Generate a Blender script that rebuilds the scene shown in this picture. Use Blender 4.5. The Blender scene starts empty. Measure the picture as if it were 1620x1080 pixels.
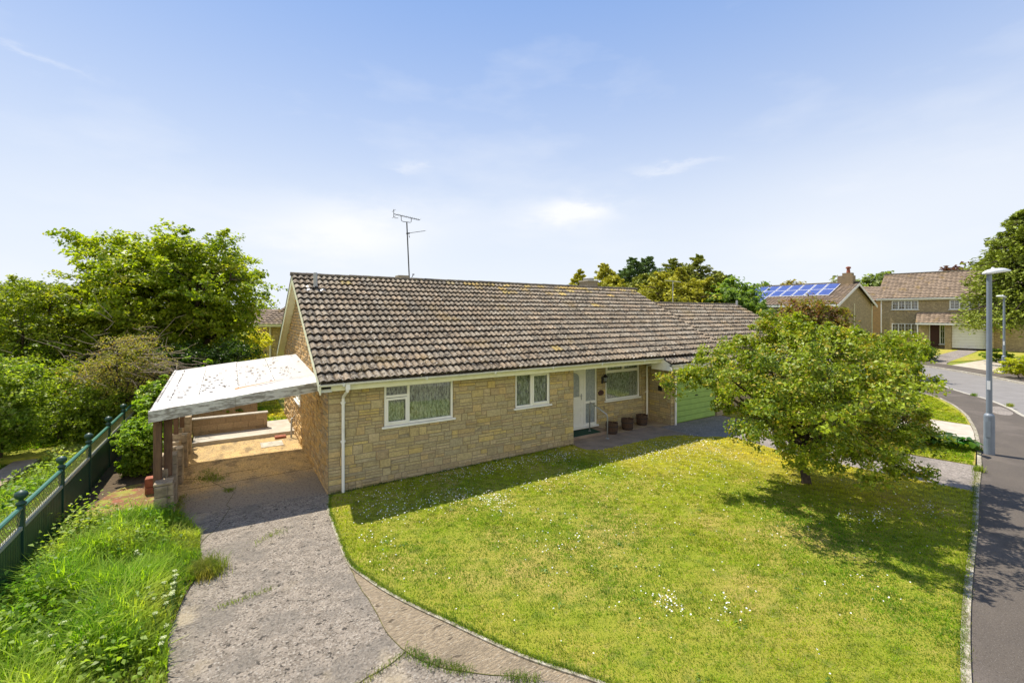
import bpy, bmesh, math, random
import numpy as np
from mathutils import Vector, Matrix
from math import sin, cos, pi, radians, sqrt, atan2
random.seed(7); rng = np.random.default_rng(11)
SC = bpy.context.scene; COL = SC.collection
# ------------------------------------------------------------------ camera
F = 706.0; AZ = radians(57.66)
FW = (cos(AZ), sin(AZ)); RT = (sin(AZ), -cos(AZ)); CAM = (-1.852, -10.547, 4.0)
cd = bpy.data.cameras.new('camera'); cam = bpy.data.objects.new('camera', cd); COL.objects.link(cam)
cam.location = CAM; cam.rotation_euler = (pi/2, 0, AZ - pi/2)
cd.sensor_width = 36; cd.lens = F/1620*36; cd.shift_y = -(540-497)/1620; cd.clip_end = 3000; cd.clip_start = .05
SC.camera = cam
SC.view_settings.view_transform = 'Standard'; SC.view_settings.look = 'None'
SC.view_settings.gamma = 1; SC.view_settings.exposure = 0.70
# ------------------------------------------------------------------ sun and sky
SUN = Vector((-.155, .475, .866)).normalized()
sd = bpy.data.lights.new('sun', 'SUN'); sd.energy = 4.55; sd.angle = radians(.55); sd.color = (1, .935, .81)
so = bpy.data.objects.new('sun', sd); COL.objects.link(so); so.rotation_euler = SUN.to_track_quat('Z', 'Y').to_euler()
so.location = (0, 0, 30)
W = bpy.data.worlds.new("World"); SC.world = W; W.use_nodes = True
nt = W.node_tree; nt.nodes.clear()
def N(tree, t, **k):
    n = tree.nodes.new(t)
    for a, b in k.items():
        if a == 'i':
            for q, v in b.items(): n.inputs[q].default_value = v
        else: setattr(n, a, b)
    return n
def L(tree, a, b): tree.links.new(a, b)
sky = N(nt, 'ShaderNodeTexSky', sky_type='NISHITA', sun_disc=False, sun_elevation=math.asin(SUN.z),
        sun_rotation=atan2(SUN.x, SUN.y), altitude=60, air_density=1.0, dust_density=0.3, ozone_density=1.6)
tc = N(nt, 'ShaderNodeTexCoord'); sx = N(nt, 'ShaderNodeSeparateXYZ'); L(nt, tc.outputs['Generated'], sx.inputs[0])
def M(tree, op, a, b=None, c=None, clamp=False):
    n = tree.nodes.new('ShaderNodeMath'); n.operation = op; n.use_clamp = clamp
    for i, v in enumerate((a, b, c)):
        if v is None: continue
        if isinstance(v, (int, float)): n.inputs[i].default_value = v
        else: tree.links.new(v, n.inputs[i])
    return n.outputs[0]
def raydir(px, py):
    u = (px-810)/F; v = -(py-497)/F
    return Vector((FW[0]+u*RT[0], FW[1]+u*RT[1], v)).normalized()
z = M(nt, 'MAXIMUM', sx.outputs[2], 0.0)
hz = M(nt, 'EXPONENT', M(nt, 'MULTIPLY', M(nt, 'POWER', M(nt, 'DIVIDE', z, .47), 1.7), -1))   # thick pale air towards the horizon
nz = N(nt, 'ShaderNodeTexNoise', i={'Scale': 3.0, 'Detail': 6.0, 'Roughness': .55})
mp = N(nt, 'ShaderNodeMapping'); mp.inputs['Scale'].default_value = (1, 1, 3.2); L(nt, tc.outputs['Generated'], mp.inputs[0]); L(nt, mp.outputs[0], nz.inputs[0])
nz2 = N(nt, 'ShaderNodeTexNoise', i={'Scale': 9.0, 'Detail': 7.0, 'Roughness': .6}); L(nt, mp.outputs[0], nz2.inputs[0])
def puff(px, py, w, h, amp):                                  # a soft cloud in its own direction of the sky
    d = raydir(px, py); r = Vector((d.y, -d.x, 0)).normalized(); up = r.cross(d)
    def dt(v):
        n = N(nt, 'ShaderNodeVectorMath', operation='DOT_PRODUCT'); L(nt, tc.outputs['Generated'], n.inputs[0]); n.inputs[1].default_value = v
        return n.outputs['Value']
    wob = M(nt, 'MULTIPLY', M(nt, 'SUBTRACT', nz2.outputs[0], .5), .17)
    a = M(nt, 'DIVIDE', M(nt, 'ADD', dt(r), wob), w); b = M(nt, 'DIVIDE', M(nt, 'ADD', dt(up), M(nt, 'MULTIPLY', wob, .45)), h)
    q = M(nt, 'ADD', M(nt, 'MULTIPLY', a, a), M(nt, 'MULTIPLY', b, b))
    front = M(nt, 'GREATER_THAN', dt(d), 0)
    return M(nt, 'MULTIPLY', M(nt, 'MULTIPLY', M(nt, 'EXPONENT', M(nt, 'MULTIPLY', q, -1)), amp), front)
cl = M(nt, 'MULTIPLY', M(nt, 'SUBTRACT', nz.outputs[0], .5, clamp=True), 1.0)
for p in ((905, 335, .08, .028, 1.0), (560, 375, .13, .06, .85), (1300, 395, .12, .05, .4), (1500, 290, .35, .10, .35), (655, 262, .03, .008, .3), (700, 350, .3, .05, .3), (60, 88, .07, .004, .22), (1060, 264, .07, .007, .35), (330, 330, .25, .06, .2)):
    cl = M(nt, 'ADD', cl, puff(*p))
cl = M(nt, 'MINIMUM', cl, .95)
tint = N(nt, 'ShaderNodeMix', data_type='RGBA'); tint.inputs[0].default_value = .72
L(nt, sky.outputs[0], tint.inputs[6]); tint.inputs[7].default_value = (.35, 1.95, 5.8, 1)
m1 = N(nt, 'ShaderNodeMix', data_type='RGBA'); L(nt, hz, m1.inputs[0]); L(nt, tint.outputs[2], m1.inputs[6]); m1.inputs[7].default_value = (6.0, 6.4, 6.9, 1)
m2 = N(nt, 'ShaderNodeMix', data_type='RGBA'); L(nt, cl, m2.inputs[0]); L(nt, m1.outputs[2], m2.inputs[6]); m2.inputs[7].default_value = (6.8, 6.9, 7.1, 1)
back = N(nt, 'ShaderNodeVectorMath', operation='DOT_PRODUCT'); L(nt, tc.outputs['Generated'], back.inputs[0]); back.inputs[1].default_value = (-FW[0]*.985, -FW[1]*.985, .17)
bk = N(nt, 'ShaderNodeMapRange', interpolation_type='SMOOTHSTEP', i={'From Min': .60, 'From Max': .97}); L(nt, back.outputs['Value'], bk.inputs[0])
bk2 = M(nt, 'MULTIPLY', bk.outputs[0], M(nt, 'MULTIPLY_ADD', nz.outputs[0], 1.6, .05, clamp=True))
m3 = N(nt, 'ShaderNodeMix', data_type='RGBA'); L(nt, bk2, m3.inputs[0]); L(nt, m2.outputs[2], m3.inputs[6]); m3.inputs[7].default_value = (10.8, 9.8, 8.0, 1)   # added unseen bright patch low behind the camera, filling the shaded front walls
bg = N(nt, 'ShaderNodeBackground'); L(nt, m3.outputs[2], bg.inputs[0]); bg.inputs[1].default_value = 0.09
wo = N(nt, 'ShaderNodeOutputWorld'); L(nt, bg.outputs[0], wo.inputs[0])
SC.cycles.max_bounces = 6; SC.cycles.transparent_max_bounces = 8; SC.cycles.caustics_reflective = False; SC.cycles.caustics_refractive = False

# ------------------------------------------------------------------ terrain and pixel-to-ground
SDIR = ((FW[0]+.93*RT[0])/1.3656, (FW[1]+.93*RT[1])/1.3656)
def gz(x, y):
    s = (x-CAM[0])*SDIR[0] + (y-CAM[1])*SDIR[1]
    return .0435*min(max(s-40, 0), 23)
def G(px, py):
    z = 0
    for _ in range(12):
        d = (4-z)/((py-497)/F); r = (px-810)/F*d
        x = CAM[0]+d*FW[0]+r*RT[0]; y = CAM[1]+d*FW[1]+r*RT[1]
        z = .5*z+.5*gz(x, y)
    return (x, y)
def CP(px, py, d):
    r = (px-810)/F*d
    return Vector((CAM[0]+d*FW[0]+r*RT[0], CAM[1]+d*FW[1]+r*RT[1], 4-(py-497)/F*d))
def CR(r, d): return (CAM[0]+d*FW[0]+r*RT[0], CAM[1]+d*FW[1]+r*RT[1])

# ------------------------------------------------------------------ materials
def mat(name, base=(.5, .5, .5), rough=.8, col2=None, scale=5, detail=6, lo=.35, hi=.65, bump=0, bscale=40, attr=False, amt=.3, metal=0,
        trans=0, spec=.3, spots=None, col3=None, scale3=1.2, lo3=.45, hi3=.62, stretch=None, world=False):
    m = bpy.data.materials.new(name); m.use_nodes = True; t = m.node_tree; t.nodes.clear()
    o = N(t, 'ShaderNodeOutputMaterial'); p = N(t, 'ShaderNodeBsdfPrincipled')
    p.inputs['Roughness'].default_value = rough; p.inputs['Metallic'].default_value = metal; p.inputs['Specular IOR Level'].default_value = spec
    c = N(t, 'ShaderNodeTexCoord'); vec = c.outputs['Object']
    if world:
        g = N(t, 'ShaderNodeNewGeometry'); vec = g.outputs['Position']
    if stretch:
        mpn = N(t, 'ShaderNodeMapping'); mpn.inputs['Scale'].default_value = stretch; L(t, vec, mpn.inputs[0]); vec = mpn.outputs[0]
    def noise(s, d=detail, r=.6):
        n = N(t, 'ShaderNodeTexNoise', i={'Scale': s, 'Detail': d, 'Roughness': r}); L(t, vec, n.inputs['Vector']); return n.outputs[0]
    def rmp(v, a, b):
        n = N(t, 'ShaderNodeMapRange', i={'From Min': a, 'From Max': b}); L(t, v, n.inputs[0]); return n.outputs[0]
    def mixc(f, a, b, mode='MIX'):
        n = N(t, 'ShaderNodeMix', data_type='RGBA', blend_type=mode)
        for i, v in ((0, f), (6, a), (7, b)):
            if isinstance(v, (int, float)): n.inputs[i].default_value = v
            elif isinstance(v, tuple): n.inputs[i].default_value = (*v, 1)
            else: L(t, v, n.inputs[i])
        return n.outputs[2]
    cur = base
    if attr:
        a = N(t, 'ShaderNodeAttribute', attribute_name='Col'); cur = a.outputs['Color']
        nn = N(t, 'ShaderNodeMapRange', i={'From Min': .25, 'From Max': .75, 'To Min': 1-amt, 'To Max': 1+amt}); L(t, noise(scale), nn.inputs[0])
        cb = N(t, 'ShaderNodeCombineXYZ')
        for i in range(3): L(t, nn.outputs[0], cb.inputs[i])
        cur = mixc(1.0, cur, cb.outputs[0], 'MULTIPLY')
    if col2: cur = mixc(rmp(noise(scale), lo, hi), cur, col2)
    if col3: cur = mixc(rmp(noise(scale3, 4), lo3, hi3), cur, col3)
    for s in (spots or []): cur = mixc(M(t, 'MULTIPLY', rmp(noise(s[1], 3, .5), s[2], s[3]), s[4]), cur, s[0])
    if isinstance(cur, tuple): p.inputs['Base Color'].default_value = (*cur, 1)
    else: L(t, cur, p.inputs['Base Color'])
    if bump:
        b = N(t, 'ShaderNodeBump', i={'Strength': min(1, bump), 'Distance': .02*max(1, bump)}); L(t, noise(bscale, 5), b.inputs['Height']); L(t, b.outputs[0], p.inputs['Normal'])
    out = p.outputs[0]
    if trans:
        tb = N(t, 'ShaderNodeBsdfTranslucent')
        tcol = mixc(1.0, cur, (1.45, 1.5, .5), 'MULTIPLY') if trans < .6 else cur
        if isinstance(tcol, tuple): tb.inputs[0].default_value = (*tcol, 1)
        else: L(t, tcol, tb.inputs[0])
        mx = N(t, 'ShaderNodeMixShader', i={0: trans}); L(t, out, mx.inputs[1]); L(t, tb.outputs[0], mx.inputs[2]); out = mx.outputs[0]
    L(t, out, o.inputs[0]); return m
MT = {}
MT['stone'] = mat('reconstituted_stone', attr=True, rough=.92, scale=22, amt=.28, bump=.8, bscale=60, spots=[((.10, .09, .07), 3.2, .60, .74, .35)])
MT['mortar'] = mat('mortar', (.33, .27, .17), .95, (.23, .19, .12), scale=8)
MT['tile'] = mat('roof_tile', attr=True, rough=.9, scale=24, amt=.45, bump=.6, bscale=55, world=True,
    spots=[((.035, .026, .018), 8, .54, .60, .85), ((.66, .62, .54), 16, .63, .69, .8), ((.34, .22, .05), .9, .60, .74, .3)])
MT['farTile'] = mat('far_roof_tile', attr=True, rough=.9, scale=9, amt=.3, spots=[((.30, .20, .06), 1.5, .58, .7, .5)])
MT['ridge'] = mat('ridge_mortar', (.13, .105, .08), .95, (.05, .042, .03), scale=9, bump=1, bscale=25, spots=[((.3, .25, .08), 12, .6, .7, .7), ((.42, .40, .34), 20, .64, .7, .8)])
MT['white'] = mat('white_upvc', (.84, .83, .78), .35, spec=.5, spots=[((.50, .50, .42), 4, .55, .75, .25)])
MT['cream'] = mat('cream_paint', (.78, .77, .55), .55, (.70, .69, .48), scale=6)
MT['gutter'] = mat('gutter_plastic', (.74, .74, .68), .45, (.30, .28, .22), scale=14, lo=.56, hi=.68, stretch=(1, 3, 8))
MT['soffit'] = mat('soffit_board', (.55, .55, .45), .7)
MT['concrete'] = mat('drive_concrete', (.30, .252, .20), .95, (.20, .166, .13), scale=7, lo=.42, hi=.60, bump=2.2, bscale=24, world=True,
    spots=[((.46, .42, .36), 36, .55, .64, .6), ((.075, .062, .048), 30, .55, .62, .75), ((.035, .03, .025), 11, .62, .66, .85), ((.17, .15, .125), 1.6, .50, .62, .55), ((.44, .36, .24), 1.0, .58, .66, .5)])
MT['slab'] = mat('ochre_slab', (.56, .38, .16), .9, (.40, .285, .14), scale=1.6, bump=1, bscale=30, world=True, stretch=(1.4, .8, 1),
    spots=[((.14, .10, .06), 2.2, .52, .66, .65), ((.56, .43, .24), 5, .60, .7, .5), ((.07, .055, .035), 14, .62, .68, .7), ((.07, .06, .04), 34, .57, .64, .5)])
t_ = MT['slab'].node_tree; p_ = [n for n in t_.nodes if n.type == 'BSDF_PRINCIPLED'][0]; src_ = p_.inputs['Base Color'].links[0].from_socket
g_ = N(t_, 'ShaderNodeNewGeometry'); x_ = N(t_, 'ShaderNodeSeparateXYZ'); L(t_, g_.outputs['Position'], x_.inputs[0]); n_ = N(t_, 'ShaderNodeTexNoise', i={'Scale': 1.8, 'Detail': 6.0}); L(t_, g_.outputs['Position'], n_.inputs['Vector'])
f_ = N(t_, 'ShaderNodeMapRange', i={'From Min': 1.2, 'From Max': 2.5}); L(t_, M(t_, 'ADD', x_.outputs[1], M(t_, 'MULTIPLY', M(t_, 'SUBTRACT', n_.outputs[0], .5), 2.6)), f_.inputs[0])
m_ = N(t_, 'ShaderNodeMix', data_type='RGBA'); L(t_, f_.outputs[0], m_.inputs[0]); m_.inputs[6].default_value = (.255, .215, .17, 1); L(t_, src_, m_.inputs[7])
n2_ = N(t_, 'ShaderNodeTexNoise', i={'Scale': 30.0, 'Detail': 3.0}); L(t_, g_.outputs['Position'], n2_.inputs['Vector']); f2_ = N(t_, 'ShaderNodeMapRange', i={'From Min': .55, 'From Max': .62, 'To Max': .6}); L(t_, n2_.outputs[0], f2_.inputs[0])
m2_ = N(t_, 'ShaderNodeMix', data_type='RGBA'); L(t_, f2_.outputs[0], m2_.inputs[0]); L(t_, m_.outputs[2], m2_.inputs[6]); m2_.inputs[7].default_value = (.08, .065, .05, 1); L(t_, m2_.outputs[2], p_.inputs['Base Color'])   # slab colour: ochre under the carport, fading to grey towards the drive
MT['brushed'] = mat('brushed_concrete', (.36, .28, .185), .95, (.235, .185, .125), scale=26, bump=2, bscale=45, world=True, stretch=(.45, 1.3, 1), lo=.42, hi=.58,
    spots=[((.50, .44, .34), 34, .58, .66, .6), ((.08, .06, .04), 7, .64, .67, .85), ((.16, .13, .09), 1.8, .55, .68, .4)])
MT['pale'] = mat('pale_concrete', (.50, .45, .37), .9, (.40, .35, .28), scale=3, bump=.6, world=True)
MT['sidedrive'] = mat('rough_tarmac', (.29, .25, .22), .95, (.215, .185, .16), scale=6, bump=1, bscale=30, world=True,
    spots=[((.46, .42, .37), 24, .56, .64, .6), ((.08, .07, .06), 20, .56, .63, .65), ((.13, .115, .10), 1.2, .52, .64, .5)])
MT['path'] = mat('path_concrete', (.34, .255, .185), .95, (.225, .17, .125), scale=2.5, bump=.6, world=True)
MT['pave'] = mat('pavement_tarmac', (.118, .098, .080), .93, (.096, .080, .067), scale=1.3, bump=.7, bscale=120, world=True, spots=[((.22, .20, .18), 60, .58, .64, .5), ((.17, .142, .12), .7, .52, .62, .5), ((.05, .04, .035), 40, .58, .64, .5), ((.07, .06, .055), 2.2, .66, .72, .5)])
MT['road'] = mat('road_tarmac', (.235, .220, .210), .93, (.20, .187, .178), scale=1.5, bump=.5, bscale=120, world=True, spots=[((.30, .28, .27), 80, .6, .66, .4)], stretch=(1, 1, 1))
MT['kerb'] = mat('kerb_concrete', (.48, .45, .38), .9, (.32, .29, .24), scale=7, bump=.5, world=True)
MT['edging'] = mat('edging_concrete', (.40, .36, .28), .9, (.23, .20, .14), scale=9, bump=1, bscale=30, world=True, lo=.42, hi=.56, spots=[((.12, .13, .04), 5, .58, .64, .8), ((.55, .52, .45), 14, .6, .66, .6)])
MT['soil'] = mat('soil', (.12, .085, .05), 1, (.075, .055, .035), scale=9, bump=1, bscale=30, world=True)
MT['moss'] = mat('mossy_rubble', (.20, .11, .05), 1, (.26, .25, .05), scale=3, bump=1, bscale=25, world=True, lo=.45, hi=.55, spots=[((.30, .10, .07), 5, .56, .62, .7), ((.42, .38, .3), 18, .64, .68, .7)])
MT['gravel'] = mat('gravel', (.42, .31, .18), .95, (.26, .19, .12), scale=60, bump=1, bscale=90, world=True, spots=[((.6, .52, .4), 70, .6, .65, .7)])
MT['lawn'] = mat('lawn_turf', (.28, .31, .022), .95, (.38, .34, .045), scale=1.6, lo=.4, hi=.62, bump=1, bscale=130, world=True, col3=(.44, .34, .085), scale3=.55, lo3=.46, hi3=.66,
    spots=[((.11, .18, .016), 3.2, .54, .66, .6), ((.45, .35, .12), 14, .60, .70, .45), ((.07, .10, .012), 60, .56, .66, .5)])
MT['blade'] = mat('grass_blade', attr=True, rough=.65, scale=2, amt=.2, trans=.5, world=True)
MT['verge'] = mat('rough_grass', (.16, .22, .03), .95, (.28, .28, .05), scale=2.5, bump=1, bscale=60, world=True, spots=[((.05, .08, .015), 12, .55, .65, .6)])
MT['leaf'] = mat('leaf', attr=True, rough=.45, scale=2, amt=.18, trans=.5, spec=.25)
MT['leafgloss'] = mat('glossy_leaf', attr=True, rough=.5, scale=2, amt=.28, trans=.32, spec=.4)
MT['needle'] = mat('needle', attr=True, rough=.7, scale=2, amt=.18, trans=.15)
MT['bark'] = mat('bark', (.095, .07, .05), .95, (.05, .038, .028), scale=14, bump=1, bscale=40)
MT['twig'] = mat('dry_twig', (.34, .27, .20), .9, (.2, .15, .11), scale=8)
MT['stem'] = mat('green_stem', (.12, .2, .05), .8)
MT['petal'] = mat('daisy_petal', (.82, .82, .82), .7, trans=.2)
MT['cream_petal'] = mat('cream_petal', (.62, .66, .42), .7, trans=.2)
MT['crackdirt'] = mat('crack_dirt', (.07, .055, .035), 1, (.13, .13, .03), scale=6, world=True)
MT['dark'] = mat('dark_interior', (.02, .02, .018), .9)
MT['green'] = mat('fence_green', (.012, .058, .036), .5, (.009, .042, .028), scale=5, spec=.5)
MT['greenRail'] = mat('fence_rail_green', (.035, .14, .10), .4, spec=.5)
MT['fenceTrim'] = mat('weathered_trim', (.33, .33, .26), .8)
MT['lattice'] = mat('lattice', (.34, .31, .12), .7)
MT['garage'] = mat('lime_paint', (.35, .52, .12), .6, (.30, .45, .11), scale=4)
MT['wood'] = mat('old_timber', (.20, .115, .065), .9, (.12, .07, .045), scale=5, stretch=(6, 6, .8), bump=.6)
MT['barge'] = mat('peeling_board', (.58, .56, .52), .85, (.27, .245, .215), scale=7, lo=.46, hi=.56, stretch=(.6, 1, 2.5), bump=.5)
MT['barrel'] = mat('barrel_wood', (.11, .065, .04), .85, (.06, .036, .024), scale=9, stretch=(4, 4, 1))
MT['hoop'] = mat('rusty_hoop', (.055, .045, .04), .7, metal=.4)
MT['metal'] = mat('galvanised_metal', (.42, .43, .43), .45, metal=.6)
MT['aerial'] = mat('aerial_metal', (.10, .10, .10), .55, metal=.5)
MT['lead'] = mat('grey_flue', (.42, .42, .43), .6)
MT['leadwhite'] = mat('flashing', (.85, .85, .84), .5)
MT['lamp'] = mat('lamp_post_paint', (.19, .225, .27), .5, (.16, .19, .235), scale=3, spec=.5)
MT['lamphead'] = mat('lamp_head', (.72, .73, .75), .35, spec=.5)
MT['black'] = mat('black_metal', (.015, .014, .014), .4)
MT['plaque'] = mat('brown_plaque', (.055, .018, .014), .5)
MT['plaqueText'] = mat('plaque_mark', (.16, .10, .09), .6)
MT['mat'] = mat('green_doormat', (.018, .055, .035), .95, bump=.5, bscale=200)
MT['brickred'] = mat('red_brick', (.35, .12, .07), .9, (.22, .08, .05), scale=12)
MT['block'] = mat('concrete_block', (.42, .33, .22), .95, (.27, .21, .14), scale=6, bump=.9, bscale=35, attr=False, spots=[((.13, .11, .07), 3, .55, .68, .6)])
MT['obsc'] = mat('obscured_glass', (.22, .25, .27), .25, (.34, .38, .38), scale=20, spec=.8)
MT['solar'] = mat('solar_cell', (.035, .055, .22), .15, (.05, .08, .30), scale=3, spec=.9)
MT['maroon'] = mat('maroon_door', (.06, .022, .018), .5)
MT['orangewood'] = mat('exposed_ply', (.62, .20, .05), .8)
def sheet_mat():
    m = mat('translucent_sheet', (.84, .84, .84), .6, trans=0, spots=[((.60, .60, .60), 2.5, .55, .75, .35)])
    t = m.node_tree; p = [n for n in t.nodes if n.type == 'BSDF_PRINCIPLED'][0]; o = [n for n in t.nodes if n.type == 'OUTPUT_MATERIAL'][0]
    tb = N(t, 'ShaderNodeBsdfTranslucent'); tb.inputs[0].default_value = (.98, .90, .72, 1)
    mx = N(t, 'ShaderNodeMixShader', i={0: .48}); L(t, p.outputs[0], mx.inputs[1]); L(t, tb.outputs[0], mx.inputs[2]); L(t, mx.outputs[0], o.inputs[0]); return m
MT['sheet'] = sheet_mat()
def glass_mat():
    m = bpy.data.materials.new('window_glass'); m.use_nodes = True; t = m.node_tree; t.nodes.clear()
    o = N(t, 'ShaderNodeOutputMaterial'); g = N(t, 'ShaderNodeBsdfGlossy', i={'Roughness': .01}); tr = N(t, 'ShaderNodeBsdfTransparent')
    tr.inputs[0].default_value = (.93, .95, .94, 1); f = N(t, 'ShaderNodeLayerWeight', i={'Blend': .5})
    f2 = M(t, 'ADD', M(t, 'MULTIPLY', M(t, 'POWER', f.outputs['Facing'], 5), .9), .10, clamp=True)
    mx = N(t, 'ShaderNodeMixShader'); L(t, f2, mx.inputs[0]); L(t, tr.outputs[0], mx.inputs[1]); L(t, g.outputs[0], mx.inputs[2]); L(t, mx.outputs[0], o.inputs[0]); return m
MT['glass'] = glass_mat()
def curtain_mat():
    m = mat('lace_curtain', (.52, .55, .46), .9, (.12, .13, .105), scale=9, detail=5, lo=.40, hi=.62, stretch=(4.5, 1, 1.1), spots=[((.09, .10, .09), 16, .55, .66, .6), ((.75, .78, .68), 22, .58, .66, .6)])
    return m
MT['curtain'] = curtain_mat()

# ------------------------------------------------------------------ mesh helpers
ORG = {}
def org(o): return ORG.get(o.name, Vector((0, 0, 0))) if o else Vector((0, 0, 0))
class MB:
    def __init__(s): s.v = []; s.f = []; s.c = []; s.m = []; s.col = (.5, .5, .5); s.mi = 0
    def face(s, pts, col=None, mi=None):
        n = len(s.v); s.v += [tuple(p) for p in pts]; s.f.append(tuple(range(n, n+len(pts)))); s.c.append(col or s.col); s.m.append(s.mi if mi is None else mi)
    def raw(s, vs, fs, col=None, mi=None):
        n = len(s.v); s.v += [tuple(p) for p in vs]
        for f in fs: s.f.append(tuple(i+n for i in f)); s.c.append(col or s.col); s.m.append(s.mi if mi is None else mi)
    def box(s, x0, x1, y0, y1, z0, z1, col=None, T=None, mi=None, bev=0):
        if bev > 0:
            b = bev; vs = []
            xs, ys, zs = (x0, x1), (y0, y1), (z0, z1); sg = (1, -1)
            idx = {}
            for i in (0, 1):
                for j in (0, 1):
                    for k in (0, 1):
                        P = (xs[i], ys[j], zs[k])
                        for a in range(3):
                            q = [P[0]+sg[i]*b, P[1]+sg[j]*b, P[2]+sg[k]*b]; q[a] = P[a]
                            idx[(i, j, k, a)] = len(vs); vs.append(tuple(q))
            fs = [[idx[(0, 0, 0, 0)], idx[(0, 0, 1, 0)], idx[(0, 1, 1, 0)], idx[(0, 1, 0, 0)]], [idx[(1, 0, 0, 0)], idx[(1, 1, 0, 0)], idx[(1, 1, 1, 0)], idx[(1, 0, 1, 0)]],
                  [idx[(0, 0, 0, 1)], idx[(1, 0, 0, 1)], idx[(1, 0, 1, 1)], idx[(0, 0, 1, 1)]], [idx[(0, 1, 0, 1)], idx[(0, 1, 1, 1)], idx[(1, 1, 1, 1)], idx[(1, 1, 0, 1)]],
                  [idx[(0, 0, 0, 2)], idx[(0, 1, 0, 2)], idx[(1, 1, 0, 2)], idx[(1, 0, 0, 2)]], [idx[(0, 0, 1, 2)], idx[(1, 0, 1, 2)], idx[(1, 1, 1, 2)], idx[(0, 1, 1, 2)]]]
            for i in (0, 1):
                for j in (0, 1):
                    fs.append([idx[(i, j, 0, 0)], idx[(i, j, 1, 0)], idx[(i, j, 1, 1)], idx[(i, j, 0, 1)]])
                    fs.append([idx[(i, 0, j, 0)], idx[(i, 1, j, 0)], idx[(i, 1, j, 2)], idx[(i, 0, j, 2)]])
                    fs.append([idx[(0, i, j, 1)], idx[(1, i, j, 1)], idx[(1, i, j, 2)], idx[(0, i, j, 2)]])
            for i in (0, 1):
                for j in (0, 1):
                    for k in (0, 1): fs.append([idx[(i, j, k, 0)], idx[(i, j, k, 1)], idx[(i, j, k, 2)]])
        else:
            vs = [(x0, y0, z0), (x1, y0, z0), (x1, y1, z0), (x0, y1, z0), (x0, y0, z1), (x1, y0, z1), (x1, y1, z1), (x0, y1, z1)]
            fs = [(0, 3, 2, 1), (4, 5, 6, 7), (0, 1, 5, 4), (1, 2, 6, 5), (2, 3, 7, 6), (3, 0, 4, 7)]
        if T: vs = [T(*p) for p in vs]
        s.raw(vs, fs, col, mi)
    def tube(s, pts, r, n=8, col=None, caps=True, mi=None):
        pts = [Vector(p) for p in pts]; rs = r if isinstance(r, (list, tuple)) else [r]*len(pts); vs = []
        for i, p in enumerate(pts):
            t = (pts[min(i+1, len(pts)-1)]-pts[max(i-1, 0)]).normalized()
            a = Vector((0, 0, 1)) if abs(t.z) < .9 else Vector((1, 0, 0)); u = t.cross(a).normalized(); w = t.cross(u)
            for k in range(n):
                q = 2*pi*k/n; vs.append(p+(u*cos(q)+w*sin(q))*rs[i])
        fs = []
        for i in range(len(pts)-1):
            for k in range(n): a = i*n+k; b = i*n+(k+1) % n; fs.append((a, b, b+n, a+n))
        if caps: fs.append(tuple(range(n))[::-1]); fs.append(tuple(range((len(pts)-1)*n, len(pts)*n)))
        s.raw(vs, fs, col, mi)
    def lathe(s, c, prof, n=16, col=None, mi=None):
        vs = []; fs = []
        for (r, z) in prof:
            for k in range(n): q = 2*pi*k/n; vs.append((c[0]+r*cos(q), c[1]+r*sin(q), c[2]+z))
        for i in range(len(prof)-1):
            for k in range(n): a = i*n+k; b = i*n+(k+1) % n; fs.append((a, b, b+n, a+n))
        fs.append(tuple(range(n))[::-1]); fs.append(tuple(range((len(prof)-1)*n, len(prof)*n)))
        s.raw(vs, fs, col, mi)
    def build(s, name, m, parent=None, smooth=False, clean=False):
        o0 = org(parent); me = bpy.data.meshes.new(name)
        me.from_pydata([(p[0]-o0.x, p[1]-o0.y, p[2]-o0.z) for p in s.v], [], s.f)
        ms = m if isinstance(m, (list, tuple)) else [m]
        for q in ms: me.materials.append(MT[q] if isinstance(q, str) else q)
        a = me.attributes.new('Col', 'FLOAT_COLOR', 'FACE')
        a.data.foreach_set('color', np.array([(*c, 1) for c in s.c], dtype=np.float32).ravel())
        me.polygons.foreach_set('material_index', s.m)
        if smooth: me.polygons.foreach_set('use_smooth', [True]*len(me.polygons))
        if clean:
            b = bmesh.new(); b.from_mesh(me); bmesh.ops.recalc_face_normals(b, faces=b.faces); b.to_mesh(me); b.free()
        me.update(); o = bpy.data.objects.new(name, me); COL.objects.link(o)
        if parent: o.parent = parent; ORG[o.name] = o0
        return o
def npmesh(name, V, Fc, cols, m, parent=None, smooth=False):
    o0 = org(parent); V = (np.asarray(V, dtype=np.float32)-np.array(o0, dtype=np.float32)); k = Fc.shape[1]; nf = len(Fc)
    me = bpy.data.meshes.new(name); me.vertices.add(len(V)); me.vertices.foreach_set('co', V.ravel())
    me.loops.add(nf*k); me.loops.foreach_set('vertex_index', Fc.astype(np.int32).ravel())
    me.polygons.add(nf); me.polygons.foreach_set('loop_start', np.arange(0, nf*k, k, dtype=np.int32)); me.polygons.foreach_set('loop_total', np.full(nf, k, dtype=np.int32))
    me.update(calc_edges=True); me.materials.append(MT[m])
    a = me.attributes.new('Col', 'FLOAT_COLOR', 'FACE'); a.data.foreach_set('color', np.concatenate([cols, np.ones((nf, 1))], 1).astype(np.float32).ravel())
    o = bpy.data.objects.new(name, me); COL.objects.link(o)
    if parent: o.parent = parent; ORG[o.name] = o0
    return o
def tag(o, label=None, cat=None, group=None, kind=None):
    if label: o['label'] = label
    if cat: o['category'] = cat
    if group: o['group'] = group
    if kind: o['kind'] = kind
    return o
def thing(name, label, cat, loc, group=None):
    o = bpy.data.objects.new(name, None); COL.objects.link(o); o.location = loc; o.empty_display_size = .2; ORG[o.name] = Vector(loc)
    return tag(o, label, cat, group)
def norm(a): return a/np.maximum(np.linalg.norm(a, axis=1, keepdims=True), 1e-9)
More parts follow.
